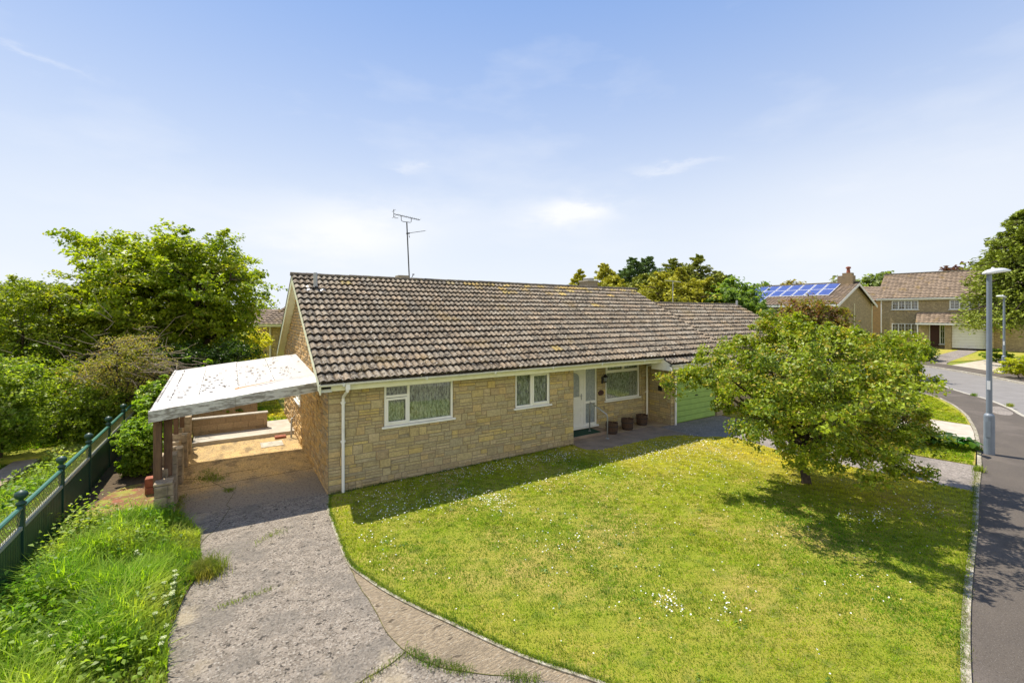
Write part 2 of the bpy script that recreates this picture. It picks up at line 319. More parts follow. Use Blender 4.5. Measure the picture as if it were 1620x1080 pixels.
def leaves(name, C, Nr, Ls, cols, m='leaf', parent=None, wr=.62, fold=.18, tdir=None):
    n = len(C); Nr = norm(Nr); R = rng.normal(size=(n, 3)) if tdir is None else tdir+rng.normal(size=(n, 3))*.35
    t = norm(np.cross(Nr, np.cross(R, Nr))); b = np.cross(Nr, t); Ls = np.asarray(Ls).reshape(-1, 1)*np.ones((n, 1))
    V = np.empty((n, 4, 3)); V[:, 0] = C-t*Ls*.5; V[:, 1] = C+b*Ls*wr*.5+Nr*Ls*fold; V[:, 2] = C+t*Ls*.5; V[:, 3] = C-b*Ls*wr*.5+Nr*Ls*fold
    return npmesh(name, V.reshape(-1, 3), np.arange(n*4).reshape(n, 4), np.clip(cols, .004, 1), m, parent)
def blades(name, P, H, Wd, cols, m='blade', parent=None, lean=.45):
    n = len(P); a = rng.uniform(0, 2*pi, n); d = np.stack([np.cos(a), np.sin(a), np.zeros(n)], 1); s = np.stack([-np.sin(a), np.cos(a), np.zeros(n)], 1)
    H = H.reshape(-1, 1); Wd = np.asarray(Wd).reshape(-1, 1)*np.ones((n, 1)); ln = (rng.uniform(.1, 1, (n, 1))*lean)*H; up = np.array([[0, 0, 1.]])
    V = np.empty((n, 5, 3)); V[:, 0] = P-s*Wd*.5; V[:, 1] = P+s*Wd*.5
    mid = P+up*H*.6+d*ln*.35; V[:, 2] = mid-s*Wd*.4; V[:, 3] = mid+s*Wd*.4; V[:, 4] = P+up*H*(1-.25*rng.random((n, 1)))+d*ln*1.3
    base = np.arange(n).reshape(-1, 1, 1)*5; Fc = (base+np.array([[[0, 1, 2], [1, 3, 2], [2, 3, 4]]])).reshape(-1, 3)
    return npmesh(name, V.reshape(-1, 3), Fc, np.repeat(np.clip(cols, .004, 1), 3, 0), m, parent)
def inpoly(P, poly):
    x, y = P[:, 0], P[:, 1]; r = np.zeros(len(P), bool); j = len(poly)-1
    for i in range(len(poly)):
        xi, yi = poly[i]; xj, yj = poly[j]
        c = ((yi > y) != (yj > y)) & (x < (xj-xi)*(y-yi)/((yj-yi) or 1e-9)+xi); r ^= c; j = i
    return r
def sample(poly, n, z=0.0):
    p = np.array(poly); lo = p.min(0); hi = p.max(0); out = np.zeros((0, 2))
    while len(out) < n:
        q = rng.uniform(lo, hi, (n*2, 2)); out = np.concatenate([out, q[inpoly(q, poly)]])
    out = out[:n]; return np.concatenate([out, np.full((n, 1), z)], 1)
def vnoise(P, s, seed=0):                                     # cheap smooth noise of x, y for patchiness
    r = np.random.default_rng(seed); v = np.zeros(len(P))
    for k in range(7):
        d = r.normal(size=2)*s*(1+.45*k); v += np.sin(P[:, 0]*d[0]+P[:, 1]*d[1]+r.uniform(0, 6.3))/(1+.3*k)
    return v/2.4
def smooth_line(pts, n=6, closed=False):
    out = []; P = [Vector(p) for p in pts]
    for i in range(len(P)-1):
        a = P[max(i-1, 0)]; b = P[i]; c = P[i+1]; d = P[min(i+2, len(P)-1)]
        for k in range(n):
            t = k/n; out.append(tuple(.5*((2*b)+(c-a)*t+(2*a-5*b+4*c-d)*t*t+(3*b-a-3*c+d)*t**3)))
    out.append(tuple(P[-1])); return out

def ground(name, poly, top, m, depth=.13, kind='structure'):
    from mathutils.geometry import delaunay_2d_cdt
    cv, ce, cf, _, _, _ = delaunay_2d_cdt([Vector((p[0], p[1])) for p in poly], [], [list(range(len(poly)))], 1, 1e-4)
    bm = bmesh.new(); vs = [bm.verts.new((p[0], p[1], 0)) for p in cv]
    for f in cf:
        try: bm.faces.new([vs[i] for i in f])
        except ValueError: pass
    for s in (40, 63):
        co = (CAM[0]+SDIR[0]*s, CAM[1]+SDIR[1]*s, 0)
        bmesh.ops.bisect_plane(bm, geom=bm.verts[:]+bm.edges[:]+bm.faces[:], plane_co=co, plane_no=(*SDIR, 0))
    be = [e for e in bm.edges if len(e.link_faces) == 1]
    if depth:
        r = bmesh.ops.extrude_edge_only(bm, edges=be); low = {v for v in r['geom'] if isinstance(v, bmesh.types.BMVert)}
    else: low = set()
    for v in bm.verts: v.co.z = gz(v.co.x, v.co.y)+(top-depth if v in low else top)
    bmesh.ops.recalc_face_normals(bm, faces=bm.faces[:])
    if max(bm.faces, key=lambda f: abs(f.normal.z)*f.calc_area()).normal.z < 0: bmesh.ops.reverse_faces(bm, faces=bm.faces[:])
    me = bpy.data.meshes.new(name); bm.to_mesh(me); bm.free(); me.materials.append(MT[m]); o = bpy.data.objects.new(name, me); COL.objects.link(o)
    return tag(o, kind=kind) if kind else o
def ribbon(name, pts, w, h, top, m, depth=.12, kind='structure'):
    mb = MB(); P = [Vector((p[0], p[1], 0)) for p in pts]; A = []; B = []
    for i, p in enumerate(P):
        t = (P[min(i+1, len(P)-1)]-P[max(i-1, 0)]).normalized(); n = Vector((-t.y, t.x, 0))*w/2
        for l, q in ((A, p+n), (B, p-n)): l.append(Vector((q.x, q.y, gz(p.x, p.y)+top)))
    dn = Vector((0, 0, depth))
    for i in range(len(P)-1):
        j = (P[i+1]-P[i]).length
        mb.face((A[i], A[i+1], B[i+1], B[i])); mb.face((A[i]-dn, A[i+1]-dn, A[i+1], A[i])); mb.face((B[i], B[i+1], B[i+1]-dn, B[i]-dn))
    mb.face((A[0]-dn, A[0], B[0], B[0]-dn)); mb.face((A[-1], A[-1]-dn, B[-1]-dn, B[-1]))
    o = mb.build(name, m, clean=True); return tag(o, kind=kind) if kind else o

# ------------------------------------------------------------------ ground surfaces
ground('ground', [(-500, -500), (700, -500), (700, 700), (-500, 700)], -.125, 'verge', 0)
lawnL = smooth_line([(0.0, -.1), (-.14, -.8), (-.19, -1.56), (-.23, -2.49), (-.24, -3.08), (-.16, -3.46), (.04, -4.09), (.28, -4.66), (.55, -5.21), (.8, -5.73), (1.03, -6.18), (1.27, -6.56), (1.54, -6.96)]+[CR(2.1, 4.25), CR(2.9, 3.8), CR(3.45, 3.3)], 4)
edgeR = [CR(3.45, 3.3), (5.13, -9.04), (7.16, -8.62), (9.95, -8.12), (12.33, -7.66), (14.65, -7.24)]
eR = smooth_line(edgeR, 5)
LAWN = lawnL+eR[1:[i for i, p in enumerate(eR) if p[0] > 12.25][0]]+[(12.3, -7.66), (12.15, -6.8), (11.85, -5.2), (11.72, -4.1), (11.85, -3.0), (12.0, -2.2), (11.6, -1.85), (11.1, -1.6), (10.8, -1.12), (10.1, -.86), (8.3, -.88), (7.4, -.88), (7.02, -.62), (6.98, -.02), (4, -.02)]
ground('lawn', LAWN, .015, 'lawn')
joint = [(-.24, -3.08), (-.24, -3.71), (-.2, -4.3), (-.18, -4.93), (-.08, -5.4), (.1, -5.75), (.41, -6.08), (.87, -6.46), (1.31, -6.85), (1.6, -7.15)]
j2 = [p for p in lawnL if p[1] < -3.05]
tail = [CR(1.9, 4.1), CR(2.7, 3.6), CR(3.45, 3.1)]
ground('brushed_edge_strip', smooth_line(joint+tail, 3)+[CR(3.8, 3.3)]+[(p[0]+.16, p[1]+.10) for p in j2[::-1]], 0.0, 'brushed')
ground('driveway', [(-2.95, .3), (-2.95, 1.0), (0.02, 1.0), (0.02, -.1)]+[p for p in lawnL if -3.05 < p[1] < -.1]+smooth_line(joint+tail, 3)+[CR(3.6, 1.5), CR(3.6, -3), CR(-3.3, -3), CR(-3.35, 2)]+
       smooth_line([(-2.50, -4.9), (-2.42, -4.45), (-2.5, -3.58), (-2.43, -2.8), (-2.26, -2.01), (-2.37, -.59), (-2.72, .3)], 4), .004, 'concrete')
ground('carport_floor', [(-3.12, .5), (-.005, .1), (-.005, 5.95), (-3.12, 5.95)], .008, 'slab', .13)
ground('rear_step', [(-2.8, 5.95), (-.005, 5.95), (-.005, 7.9), (-.75, 7.9), (-.75, 6.9), (-2.8, 6.9)], .12, 'pale')
ground('back_garden', [(-12, 7.0), (-2.8, 7.0), (-2.8, 7.6), (-.75, 7.6), (-.75, 7.9), (1, 7.9), (1, 22), (-12, 22)], .06, 'lawn')
ground('side_drive', [(11.1, -1.6), (11.6, -1.85), (12.0, -2.2), (11.85, -3.0), (11.72, -4.1), (11.85, -5.2), (12.15, -6.8), (12.33, -7.6), (14.8, -7.17), (14.55, -6.1), (14.5, -5), (14.0, -3), (14.6, -1.6), (14.6, 0.02), (11.6, 0.02), (11.0, .02)], .004, 'sidedrive')
ground('path', [(7.05, -.02), (7.02, -.62), (7.4, -.88), (8.3, -.88), (10.1, -.86), (10.8, -1.12), (11.1, -1.6), (11.0, .02), (10.99, .3), (8.95, .22), (8.95, .94), (7.06, .94)], .006, 'path')
ground('gravel_border', [(8.95, .22), (11.0, .3), (11.59, .02), (11.59, .94), (8.95, .94)], .02, 'gravel')
inner = smooth_line([(14.65, -7.24), (17.49, -6.65), (19.7, -6.13), (21.46, -5.64), (22.91, -5.2), (24.96, -4.39), (26.39, -3.67), (27.05, -3.26), (29.2, -1.2), (30.6, 1.2), (31.4, 4.5), (31.8, 9), (32, 20)], 4)
kerbN = smooth_line([CR(7.2, -3), CR(9.2, 3), (13, -10.6), (18, -9.2), (21.5, -7.9), (24.53, -6.49), (26.17, -5.86), (28.36, -4.73), (29.65, -3.75), (32.12, -2.08), (33.7, -.5), (34.8, 2.5), (35.2, 8), (35.4, 20)], 4)
ground('pavement', [CR(3.45, -3)]+eR+inner[1:]+kerbN[::-1], 0.0, 'pave')
kerbF = smooth_line([CR(17, -3), (23, -16), (29, -12.0), (33.8, -7.9), (37.48, -4.5), (39.18, -2.76), (41.4, .5), (42.6, 4.0), (43.0, 9), (43.2, 20)], 4)
ground('road', kerbN+kerbF[::-1], -.10, 'road', .03)
ribbon('kerb_near', kerbN, .13, .1, .006, 'kerb', .13)
ribbon('kerb_far', kerbF, .13, .1, .006, 'kerb', .13)
PF = [(p[0]+2.0*.8, p[1]-2.0*.3) for p in kerbF]
ground('pavement_far', kerbF+PF[::-1], 0.0, 'pave')
ribbon('lawn_edging', eR+inner[1:40], .085, .05, .022, 'edging', .13)
ribbon('drive_edging', [(p[0]+.0, p[1]) for p in lawnL], .045, .04, .019, 'edging', .1)
ground('verge_lawn', [(14.8, -7.13), (17.4, -6.62), (17.2, -5.5), (17.6, -3), (18, 0), (14.7, 0), (14.7, -1.6), (14.1, -3), (14.6, -5), (14.65, -6.1)], .012, 'lawn')
ground('neighbour_drive', [(17.5, -6.6), (19.7, -6.08), (20.75, -5.78), (20.6, -3), (20.8, 0), (18.05, 0), (17.65, -3), (17.25, -5.5)], .004, 'pale')
ground('corner_lawn', [(20.8, -5.78), (21.46, -5.59), (22.91, -5.15), (24.96, -4.34), (26.39, -3.62), (27.0, -3.22), (29.1, -1.2), (30.5, 1.2), (31.3, 4.5), (31.7, 9), (22, 9), (20.85, 3), (20.85, 0), (20.65, -3)], .012, 'lawn')
for pts in ([(-2.35, 2.62), (-2.0, 1.8), (-1.78, 1.3), (-1.80, 1.04), (-1.9, .55), (-1.85, .31), (-2.0, -.3), (-2.05, -.54), (-2.24, -.95), (-2.3, -1.4)], joint[:8], [(-.08, -5.4), (-.3, -5.5), (-.66, -5.57), (-1.2, -5.8), (-2.3, -6.1)], [(-2.9, 2.9), (-2.35, 2.62), (-1.9, 2.75), (-1.2, 2.7)]):
    P = smooth_line(pts, 5); P = [(p[0]+random.uniform(-.008, .008), p[1]+random.uniform(-.008, .008)) for p in P]
    ribbon('crack', P, .0075, .01, .0125, 'crackdirt', .004)
# gently stepped concrete seams across the slab
for y in (2.0, 3.95): ribbon('slab_joint', [(-2.9, y), (-.02, y+.02)], .008, .01, .0118, 'dark', .003)

# ------------------------------------------------------------------ masonry
PAL = [(.43, .355, .205), (.47, .375, .19), (.37, .31, .20), (.53, .40, .155), (.41, .35, .225), (.48, .35, .18), (.35, .31, .22), (.56, .435, .165), (.44, .36, .235), (.41, .31, .20)]
_m = [sum(c[i] for c in PAL)/len(PAL) for i in range(3)]; PAL = [tuple((.66*c[i]+.34*_m[i])*(1.1, 1.09, 1.0)[i] for i in range(3)) for c in PAL]
PALW = [1.5, 1.3, 1.6, .5, 1.6, .9, 1.2, .35, 1.2, .9]
PALO = [(.52, .33, .125), (.46, .30, .13), (.56, .36, .15), (.42, .28, .14), (.49, .345, .175)]
def stones(mb, O, U, Nn, W, z0, z1, openings=(), pal=PAL, wt=PALW, band=.20, widths=(.20, .50), g0=.004, rel=(.006, .028), seed=1, clip=None, thin=.3):
    r = random.Random(seed); O = Vector(O); U = Vector(U); Nn = Vector(Nn); Z = Vector((0, 0, 1))
    P = lambda u, v, n: O+U*u+Z*v+Nn*n
    def put(u0, u1, v0, v1, col, n):
        g = g0
        for (a0, a1, b0, b1) in openings:                      # cut the stone back to the opening
            if u0 < a1 and u1 > a0 and v0 < b1 and v1 > b0:
                cuts = []
                if u0 < a0: cuts.append((u0, a0, v0, v1))
                if u1 > a1: cuts.append((a1, u1, v0, v1))
                if v0 < b0: cuts.append((max(u0, a0), min(u1, a1), v0, b0))
                if v1 > b1: cuts.append((max(u0, a0), min(u1, a1), b1, v1))
                for c in cuts: put(c[0], c[1], c[2], c[3], col, n)
                return
        if u1-u0 < .03 or v1-v0 < .02: return
        if clip:
            zt = min(clip(u0), clip(u1))
            if v0 > zt-.02: return
            v1 = min(v1, zt)
            if v1-v0 < .02: return
        j = lambda s=.005: r.uniform(-s, s)
        b = .010
        o = [(u0+g, v0+g), (u1-g, v0+g), (u1-g, v1-g), (u0+g, v1-g)]
        vs = [P(a, c, 0) for a, c in o]
        ins = [(u0+g+b, v0+g+b), (u1-g-b, v0+g+b), (u1-g-b, v1-g-b), (u0+g+b, v1-g-b)]
        vs += [P(a+j(), c+j(), n+j(.004)) for a, c in ins]
        mb.raw(vs, [(0, 1, 5, 4), (1, 2, 6, 5), (2, 3, 7, 6), (3, 0, 4, 7), (4, 5, 6, 7)], col, 0)
    v = z0
    while v < z1-.01:
        h = min(band*r.uniform(.93, 1.07), z1-v); u = 0
        while u < W-.01:
            w = r.uniform(*widths)
            if W-u-w < .12: w = W-u
            k = r.random(); sp = [1] if k < .22 else ([.62, .38] if k < .52 else ([.40, .60] if k < .84 else [.34, .33, .33]))
            if thin == 0: sp = [1]
            vv = v
            for s in sp:
                hh = h*s; uu = u
                ww = [w] if (r.random() < .75 or w < .3) else [w*.55, w*.45]
                for q in ww:
                    c = r.choices(pal, wt)[0] if wt else r.choice(pal)
                    f = r.uniform(.9, 1.1); c = (c[0]*.45+.20, c[1]*.45+.155, c[2]*.45+.10) if (thin and vv < .17) else c; put(uu, uu+q, vv, vv+hh, (c[0]*f, c[1]*f, c[2]*f), r.uniform(*rel)); uu += q
                vv += hh
            u += w
        v += h
    # mortar bed behind, cut around the openings
    us = sorted({0, W, *[a for q in openings for a in q[:2]]}); zs = sorted({z0, z1, *[a for q in openings for a in q[2:]]})
    for i in range(len(us)-1):
        for k in range(len(zs)-1):
            cu = (us[i]+us[i+1])/2; cz = (zs[k]+zs[k+1])/2
            if any(a0 < cu < a1 and b0 < cz < b1 for a0, a1, b0, b1 in openings): continue
            if clip:
                n = 8
                for q in range(n):
                    ua = us[i]+(us[i+1]-us[i])*q/n; ub = us[i]+(us[i+1]-us[i])*(q+1)/n
                    ta = min(zs[k+1], clip(ua)); tb = min(zs[k+1], clip(ub))
                    if ta > zs[k] or tb > zs[k]: mb.face([P(ua, zs[k], .004), P(ub, zs[k], .004), P(ub, max(tb, zs[k]), .004), P(ua, max(ta, zs[k]), .004)], mi=1)
            else: mb.face([P(us[i], zs[k], .004), P(us[i+1], zs[k], .004), P(us[i+1], zs[k+1], .004), P(us[i], zs[k+1], .004)], mi=1)
    for a0, a1, b0, b1 in openings:
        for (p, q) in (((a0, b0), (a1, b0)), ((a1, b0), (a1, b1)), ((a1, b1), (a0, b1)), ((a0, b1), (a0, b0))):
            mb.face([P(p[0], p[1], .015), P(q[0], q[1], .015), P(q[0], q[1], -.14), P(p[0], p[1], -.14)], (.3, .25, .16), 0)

# ------------------------------------------------------------------ roof tiles
def tile_slope(mb, x0, x1, ye, ze, dr, pitch, n, gauge=.333, tw=.335, off=0, seed=3, T=None, step=14, pal=(.258, .208, .15), lift=.062, lichen=None):
    r = random.Random(seed); c, s = cos(pitch), sin(pitch)
    T = T or (lambda x, y, z: (x, y, z))
    def P(x, q, h): return T(x, ye+dr*(q*c-h*s), ze+q*s+h*c)
    nt_ = int(round((x1-x0)/tw)); tw = (x1-x0)/nt_
    for i in range(n):
        s0 = i*gauge; s1 = (i+1)*gauge+.02
        for k in range(nt_):
            xa = x0+k*tw; f = r.uniform(.78, 1.2)*(1+.10*sin(xa*1.1+i*.5)*cos(i*.9+xa*.35)); wv = r.uniform(-.03, .03)
            pal_ = pal
            if lichen and r.random() < lichen(xa, i): pal_ = (.40, .29, .10) if r.random() < .6 else (.34, .26, .13)
            base = (pal_[0]*f*(1+wv*2), pal_[1]*f, pal_[2]*f*(1-wv*2)); dz = r.uniform(-.004, .004); ds = r.uniform(-.008, .008)*(4 if r.random() < .03 else 1)
            top = []; bot = []; lip = []
            for q in range(step+1):
                t = q/step; ph = (t*2) % 1.0 if q < step else 0.0
                h = .044*(.5-.5*cos(2*pi*ph))**1.15
                x = xa+t*(tw-.003)
                bot.append(P(x, s0+ds, off+h+lift+dz)); top.append(P(x, s1, off+h+.008)); lip.append(P(x, s0+ds+.012, off-.006))
            m_ = len(mb.v); mb.v += bot+top+lip; w = step+1
            for q in range(step):
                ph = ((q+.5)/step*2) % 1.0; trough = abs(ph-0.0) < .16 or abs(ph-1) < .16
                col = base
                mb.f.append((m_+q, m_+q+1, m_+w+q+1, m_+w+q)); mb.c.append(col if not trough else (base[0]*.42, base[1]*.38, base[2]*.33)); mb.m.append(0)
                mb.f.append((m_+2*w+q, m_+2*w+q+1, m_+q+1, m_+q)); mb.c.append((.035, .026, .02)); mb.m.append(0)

# ------------------------------------------------------------------ window builder
def window(parent, O, U, Nn, w, h, muls, sashes=(), label=None, sill=True, name='window', curtain=True, bars=None, mat_='white', fw=.055, sillout=.09, wallhole=True, transom=None):
    """frame in the plane O + U*u + Z*v, facing Nn; muls = u positions of mullions; sashes = (u0,u1,v0,v1) opening lights"""
    O = Vector(O); U = Vector(U); Nn = Vector(Nn); T = lambda u, n, v: O+U*u+Nn*n+Vector((0, 0, v))
    f = MB()
    f.box(0, w, -.035, .03, 0, fw, T=T, bev=.004); f.box(0, w, -.035, .03, h-fw, h, T=T, bev=.004)
    f.box(0, fw, -.033, .028, fw, h-fw, T=T, bev=.004); f.box(w-fw, w, -.033, .028, fw, h-fw, T=T, bev=.004)
    for m_ in muls: f.box(m_-.03, m_+.03, -.031, .026, fw, h-fw, T=T, bev=.004)
    if transom:
        for (a, b, v) in transom: f.box(a, b, -.029, .024, v-.028, v+.028, T=T, bev=.003)
    for b in (bars or []): f.box(b[0], b[1], -.004, .02, b[2], b[3], T=T)
    fo = f.build(name, mat_, parent, clean=True)
    if label: fo['label'] = label
    for (a, b, c, d) in sashes:
        s_ = MB(); q = .05
        s_.box(a, b, .02, .048, c, c+q, T=T, bev=.004); s_.box(a, b, .02, .048, d-q, d, T=T, bev=.004); s_.box(a, a+q, .021, .046, c+q, d-q, T=T, bev=.004); s_.box(b-q, b, .021, .046, c+q, d-q, T=T, bev=.004)
        s_.build('sash', mat_, fo, clean=True)
    p = MB(); p.box(fw*.6, w-fw*.6, -.012, -.004, fw*.6, h-fw*.6, T=T); p.build('pane', 'glass', fo, clean=True)
    if curtain:
        c = MB(); n = max(12, int(w/.02)); vs = []; fs = []
        for i in range(n+1):
            u = fw*.5+(w-fw)*i/n; dd = -.045-.014*sin(u*62+sin(u*9)*2)
            vs += [T(u, dd, .02), T(u, dd, h-.02)]
        for i in range(n): fs.append((2*i, 2*i+2, 2*i+3, 2*i+1))
        c.raw(vs, fs); c.build('curtain', 'curtain', fo, smooth=True)
    if sill:
        s_ = MB(); s_.box(-.06, w+.06, -.05, sillout, -.05, -.002, T=T, bev=.008); s_.build('sill', mat_, fo, clean=True)
    return fo
Xv = (1, 0, 0); Yv = (0, 1, 0)

# ------------------------------------------------------------------ the bungalow
B = thing('bungalow', 'long low stone bungalow with brown tiled roof and white windows', 'bungalow', (0, 0, 0))
SOF = 2.34; PITCH = atan2(2.66, 5.0); RY = 4.6; ZE = 2.52; YE = -.42
def zroof(y): return ZE+math.tan(PITCH)*(min(y, 2*RY-y)-YE)
w = MB()
W1 = (1.24, 3.02, 1.34, SOF-.02); W2 = (4.93, 6.14, 1.36, SOF-.02)
stones(w, (0, 0, 0), Xv, (0, -1, 0), 7.05, -.02, SOF+.05, [W1, W2], seed=5)
W3 = (9.31-7.05, 11.02-7.05, .96, SOF-.02); DO = (.22, 1.83, .16, SOF-.02)
stones(w, (7.05, .95, 0), Xv, (0, -1, 0), 4.55, -.02, SOF+.05, [W3, DO], seed=8)
stones(w, (7.05, 0, 0), Yv, (1, 0, 0), .95, -.02, SOF+.05, seed=9)
wall_o = w.build('wall', ['stone', 'mortar'], B)
w = MB()
gab = lambda u: zroof(9.2-u)-.10
WG = (9.2-5.8, 9.2-4.5, 1.22, 2.25)
stones(w, (0, 9.2, 0), (0, -1, 0), (-1, 0, 0), 9.2, -.02, 5.1, [WG], pal=PALO, wt=None, band=.10, widths=(.18, .42), seed=12, clip=gab, thin=0, g0=.008, rel=(.004, .036))
g_o = w.build('gable_wall', ['stone', 'mortar'], B); g_o['label'] = 'orange brick gable end beside the carport'
# inner shell so no light leaks through, and the far walls
w = MB()
w.face([(0, 9.2, 0), (14.5, 9.2, 0), (14.5, 9.2, SOF), (0, 9.2, SOF)], (.3, .25, .16), 0)
w.build('rear_wall', ['stone'], B); w = MB(); w.face([(14.5, 0, 2.2), (14.5, 9.2, 2.2), (14.5, 4.6, 5.05)], (.3, .25, .16), 0)
w.build('rear_wall', ['stone'], B)
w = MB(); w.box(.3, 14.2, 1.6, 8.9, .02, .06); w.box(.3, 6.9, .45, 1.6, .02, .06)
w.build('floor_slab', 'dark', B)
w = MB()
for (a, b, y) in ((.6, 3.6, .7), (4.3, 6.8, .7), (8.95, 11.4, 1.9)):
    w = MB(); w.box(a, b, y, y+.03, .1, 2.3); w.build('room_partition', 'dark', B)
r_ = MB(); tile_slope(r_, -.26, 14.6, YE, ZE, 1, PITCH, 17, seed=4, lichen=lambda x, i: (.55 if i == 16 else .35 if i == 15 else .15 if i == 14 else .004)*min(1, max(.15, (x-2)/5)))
r_.face([(-.26, 2*RY-YE, ZE), (14.6, 2*RY-YE, ZE), (14.6, RY, zroof(RY)), (-.26, RY, zroof(RY))], (.18, .14, .11), 0)
r_.face([(-.2, YE+.08, ZE-.03), (14.55, YE+.08, ZE-.03), (14.55, RY, zroof(RY)-.07), (-.2, RY, zroof(RY)-.07)], (.06, .05, .04), 0)
roof_o = r_.build('roof', 'tile', B)
rg = MB(); x = -.28; zr = zroof(RY)
rr = random.Random(2)
while x < 14.55:
    l = .43; j = rr.uniform(-.006, .006); prof = []
    vs = []; fs = []
    for a in range(9):
        q = pi*a/8; vs += [(x, RY-.13*cos(q), zr-.01+.105*sin(q)+j), (x+l, RY-.125*cos(q), zr-.01+.098*sin(q)+j)]
    for a in range(8): fs.append((2*a, 2*a+1, 2*a+3, 2*a+2))
    fs.append(tuple(range(0, 18, 2)))
    rg.raw(vs, fs); x += l+.004
rg.build('ridge', 'ridge', roof_o, smooth=False)
# eaves: fascia, gutter, soffit
fb = MB(); fb.box(-.20, 10.86, YE+.10, YE+.125, SOF-.005, ZE-.02); fb.box(-.20, 10.86, YE+.125, .012, SOF-.002, SOF+.012)
fb.box(7.06, 10.86, .01, .95, SOF+.001, SOF+.014); fb.box(10.84, 10.865, YE+.12, .95, SOF-.02, ZE)
fb.build('fascia', 'cream', B, clean=True)
def gutter(name, x0, x1, y, z, parent, m='gutter'):
    g = MB(); n = 60; vs = []; fs = []; k = 9
    for i in range(n+1):
        xx = x0+(x1-x0)*i/n; dz = .004*sin(xx*1.7)
        for a in range(k):
            q = pi+pi*a/(k-1); vs.append((xx, y+.058*cos(q), z+dz+.058*sin(q)))
        for a in range(k):
            q = 2*pi-pi*a/(k-1); vs.append((xx, y+.052*cos(q), z+dz+.052*sin(q)))
    kk = 2*k
    for i in range(n):
        for a in range(kk): b = (a+1) % kk; fs.append((i*kk+a, (i+1)*kk+a, (i+1)*kk+b, i*kk+b))
    fs.append(tuple(range(k))); fs.append(tuple(n*kk+a for a in range(k)))
    g.raw(vs, fs)
    for xx in np.arange(x0+.5, x1, 1.9): g.box(xx-.02, xx+.02, y-.063, y+.06, z-.066, z+.004)
    return g.build(name, m, parent, clean=True)
gutter('gutter', -.26, 10.84, YE+.035, ZE-.015, B)
def pipe(parent, pts, r=.034, name='downpipe', clips=(), m='white'):
    g = MB(); g.tube(pts, r, 12)
    for p in clips: g.lathe((p[0], p[1], p[2]), [(r+.007, -.03), (r+.007, .03)], 12); g.box(p[0]-.05, p[0]+.05, p[1], p[1]+.05, p[2]-.02, p[2]+.02)
    return g.build(name, m, parent, smooth=False, clean=True)
pipe(B, [(.33, YE+.04, ZE-.06), (.33, YE+.04, ZE-.20), (.30, -.10, ZE-.36), (.30, -.075, ZE-.42), (.30, -.075, .0)], clips=[(.30, -.075, 1.15), (.30, -.075, 2.02)])
h_ = MB(); h_.box(.285, .375, YE-.01, YE+.09, ZE-.17, ZE-.05); h_.build('gutter_outlet', 'white', B)
pipe(B, [(10.72, YE+.05, ZE-.06), (10.72, YE+.05, ZE-.20), (11.30, .80, ZE-.42), (11.36, .87, ZE-.5), (11.36, .87, .12)], clips=[(11.36, .87, 1.1)])
# barge boards on both halves of the gable
for sgn, lo_, hi_ in ((1, YE, RY), (-1, 2*RY-YE, RY)):
    bb = MB(); z0 = ZE-.02; z1 = zroof(RY)-.01
    for (xa, xb, dep) in ((-.245, -.215, .21),):
        vs = [(xa, lo_, z0-dep), (xa, hi_, z1-dep), (xa, hi_, z1), (xa, lo_, z0), (xb, lo_, z0-dep), (xb, hi_, z1-dep), (xb, hi_, z1), (xb, lo_, z0)]
        bb.raw(vs, [(0, 1, 2, 3), (7, 6, 5, 4), (0, 4, 5, 1), (2, 6, 7, 3), (0, 3, 7, 4), (1, 5, 6, 2)])
        bb.face([(xb, lo_, z0-.16), (0, lo_, z0-.16), (0, hi_, z1-.16), (xb, hi_, z1-.16)])
    if sgn == 1: bb.box(-.22, 0, YE+.1, .0, SOF-.01, ZE-.05)
    bb.build('barge_board', 'cream', B, clean=True)
window(B, (W1[0], .03, W1[2]), Xv, (0, -1, 0), W1[1]-W1[0], W1[3]-W1[2], [.60], [(.05, .57, .05, .66)], 'three-light window nearest the corner downpipe', transom=[(.05, .58, .70)])
window(B, (W2[0], .03, W2[2]), Xv, (0, -1, 0), W2[1]-W2[0], W2[3]-W2[2], [.56], [(.59, 1.16, .05, W2[3]-W2[2]-.05)], 'two-light window left of the front door')
window(B, (7.05+W3[0], .98, W3[2]), Xv, (0, -1, 0), W3[1]-W3[0], W3[3]-W3[2], [], [(.05, .85, 1.02, 1.31), (.87, 1.66, 1.02, 1.31)], 'large picture window with two top lights behind the barrels', transom=[(.05, 1.66, .99)], bars=[(.83, .89, .99, 1.33)])
window(B, (.03, 5.8, 1.22), (0, -1, 0), (-1, 0, 0), 1.3, 1.03, [.65], [], 'small window in the gable beside the carport')
# front door and side light
T = lambda u, n, v: Vector((7.27+u, .97-n, .16+v))
d = MB(); H = SOF-.02-.16
d.box(0, 1.61, -.03, .03, H-.05, H, T=T); d.box(0, .05, -.03, .03, .05, H-.05, T=T); d.box(1.56, 1.61, -.03, .03, .05, H-.05, T=T); d.box(1.02, 1.12, -.03, .03, .05, H-.05, T=T)
d.box(0, 1.66, -.03, .10, -.01, .05, T=T); d.box(1.12, 1.56, -.025, .025, .80, .88, T=T); d.box(1.12, 1.56, -.025, .025, .05, .13, T=T)
fr = d.build('door_frame', 'white', B, clean=True)
d = MB(); d.box(1.10, 1.57, -.01, -.002, .06, H-.04, T=T); d.build('side_light', 'obsc', fr)
d = MB(); d.box(.06, 1.01, -.005, .035, .055, H-.055, T=T, bev=.004)
for (z0, z1) in ((.12, .30), (.34, .50), (.54, .68), (.72, .84), (.88, .97)):
    d.box(.16, .91, .034, .046, z0, z0+.02, T=T); d.box(.16, .91, .034, .046, z1-.02, z1, T=T); d.box(.16, .18, .034, .046, z0+.02, z1-.02, T=T); d.box(.89, .91, .034, .046, z0+.02, z1-.02, T=T)
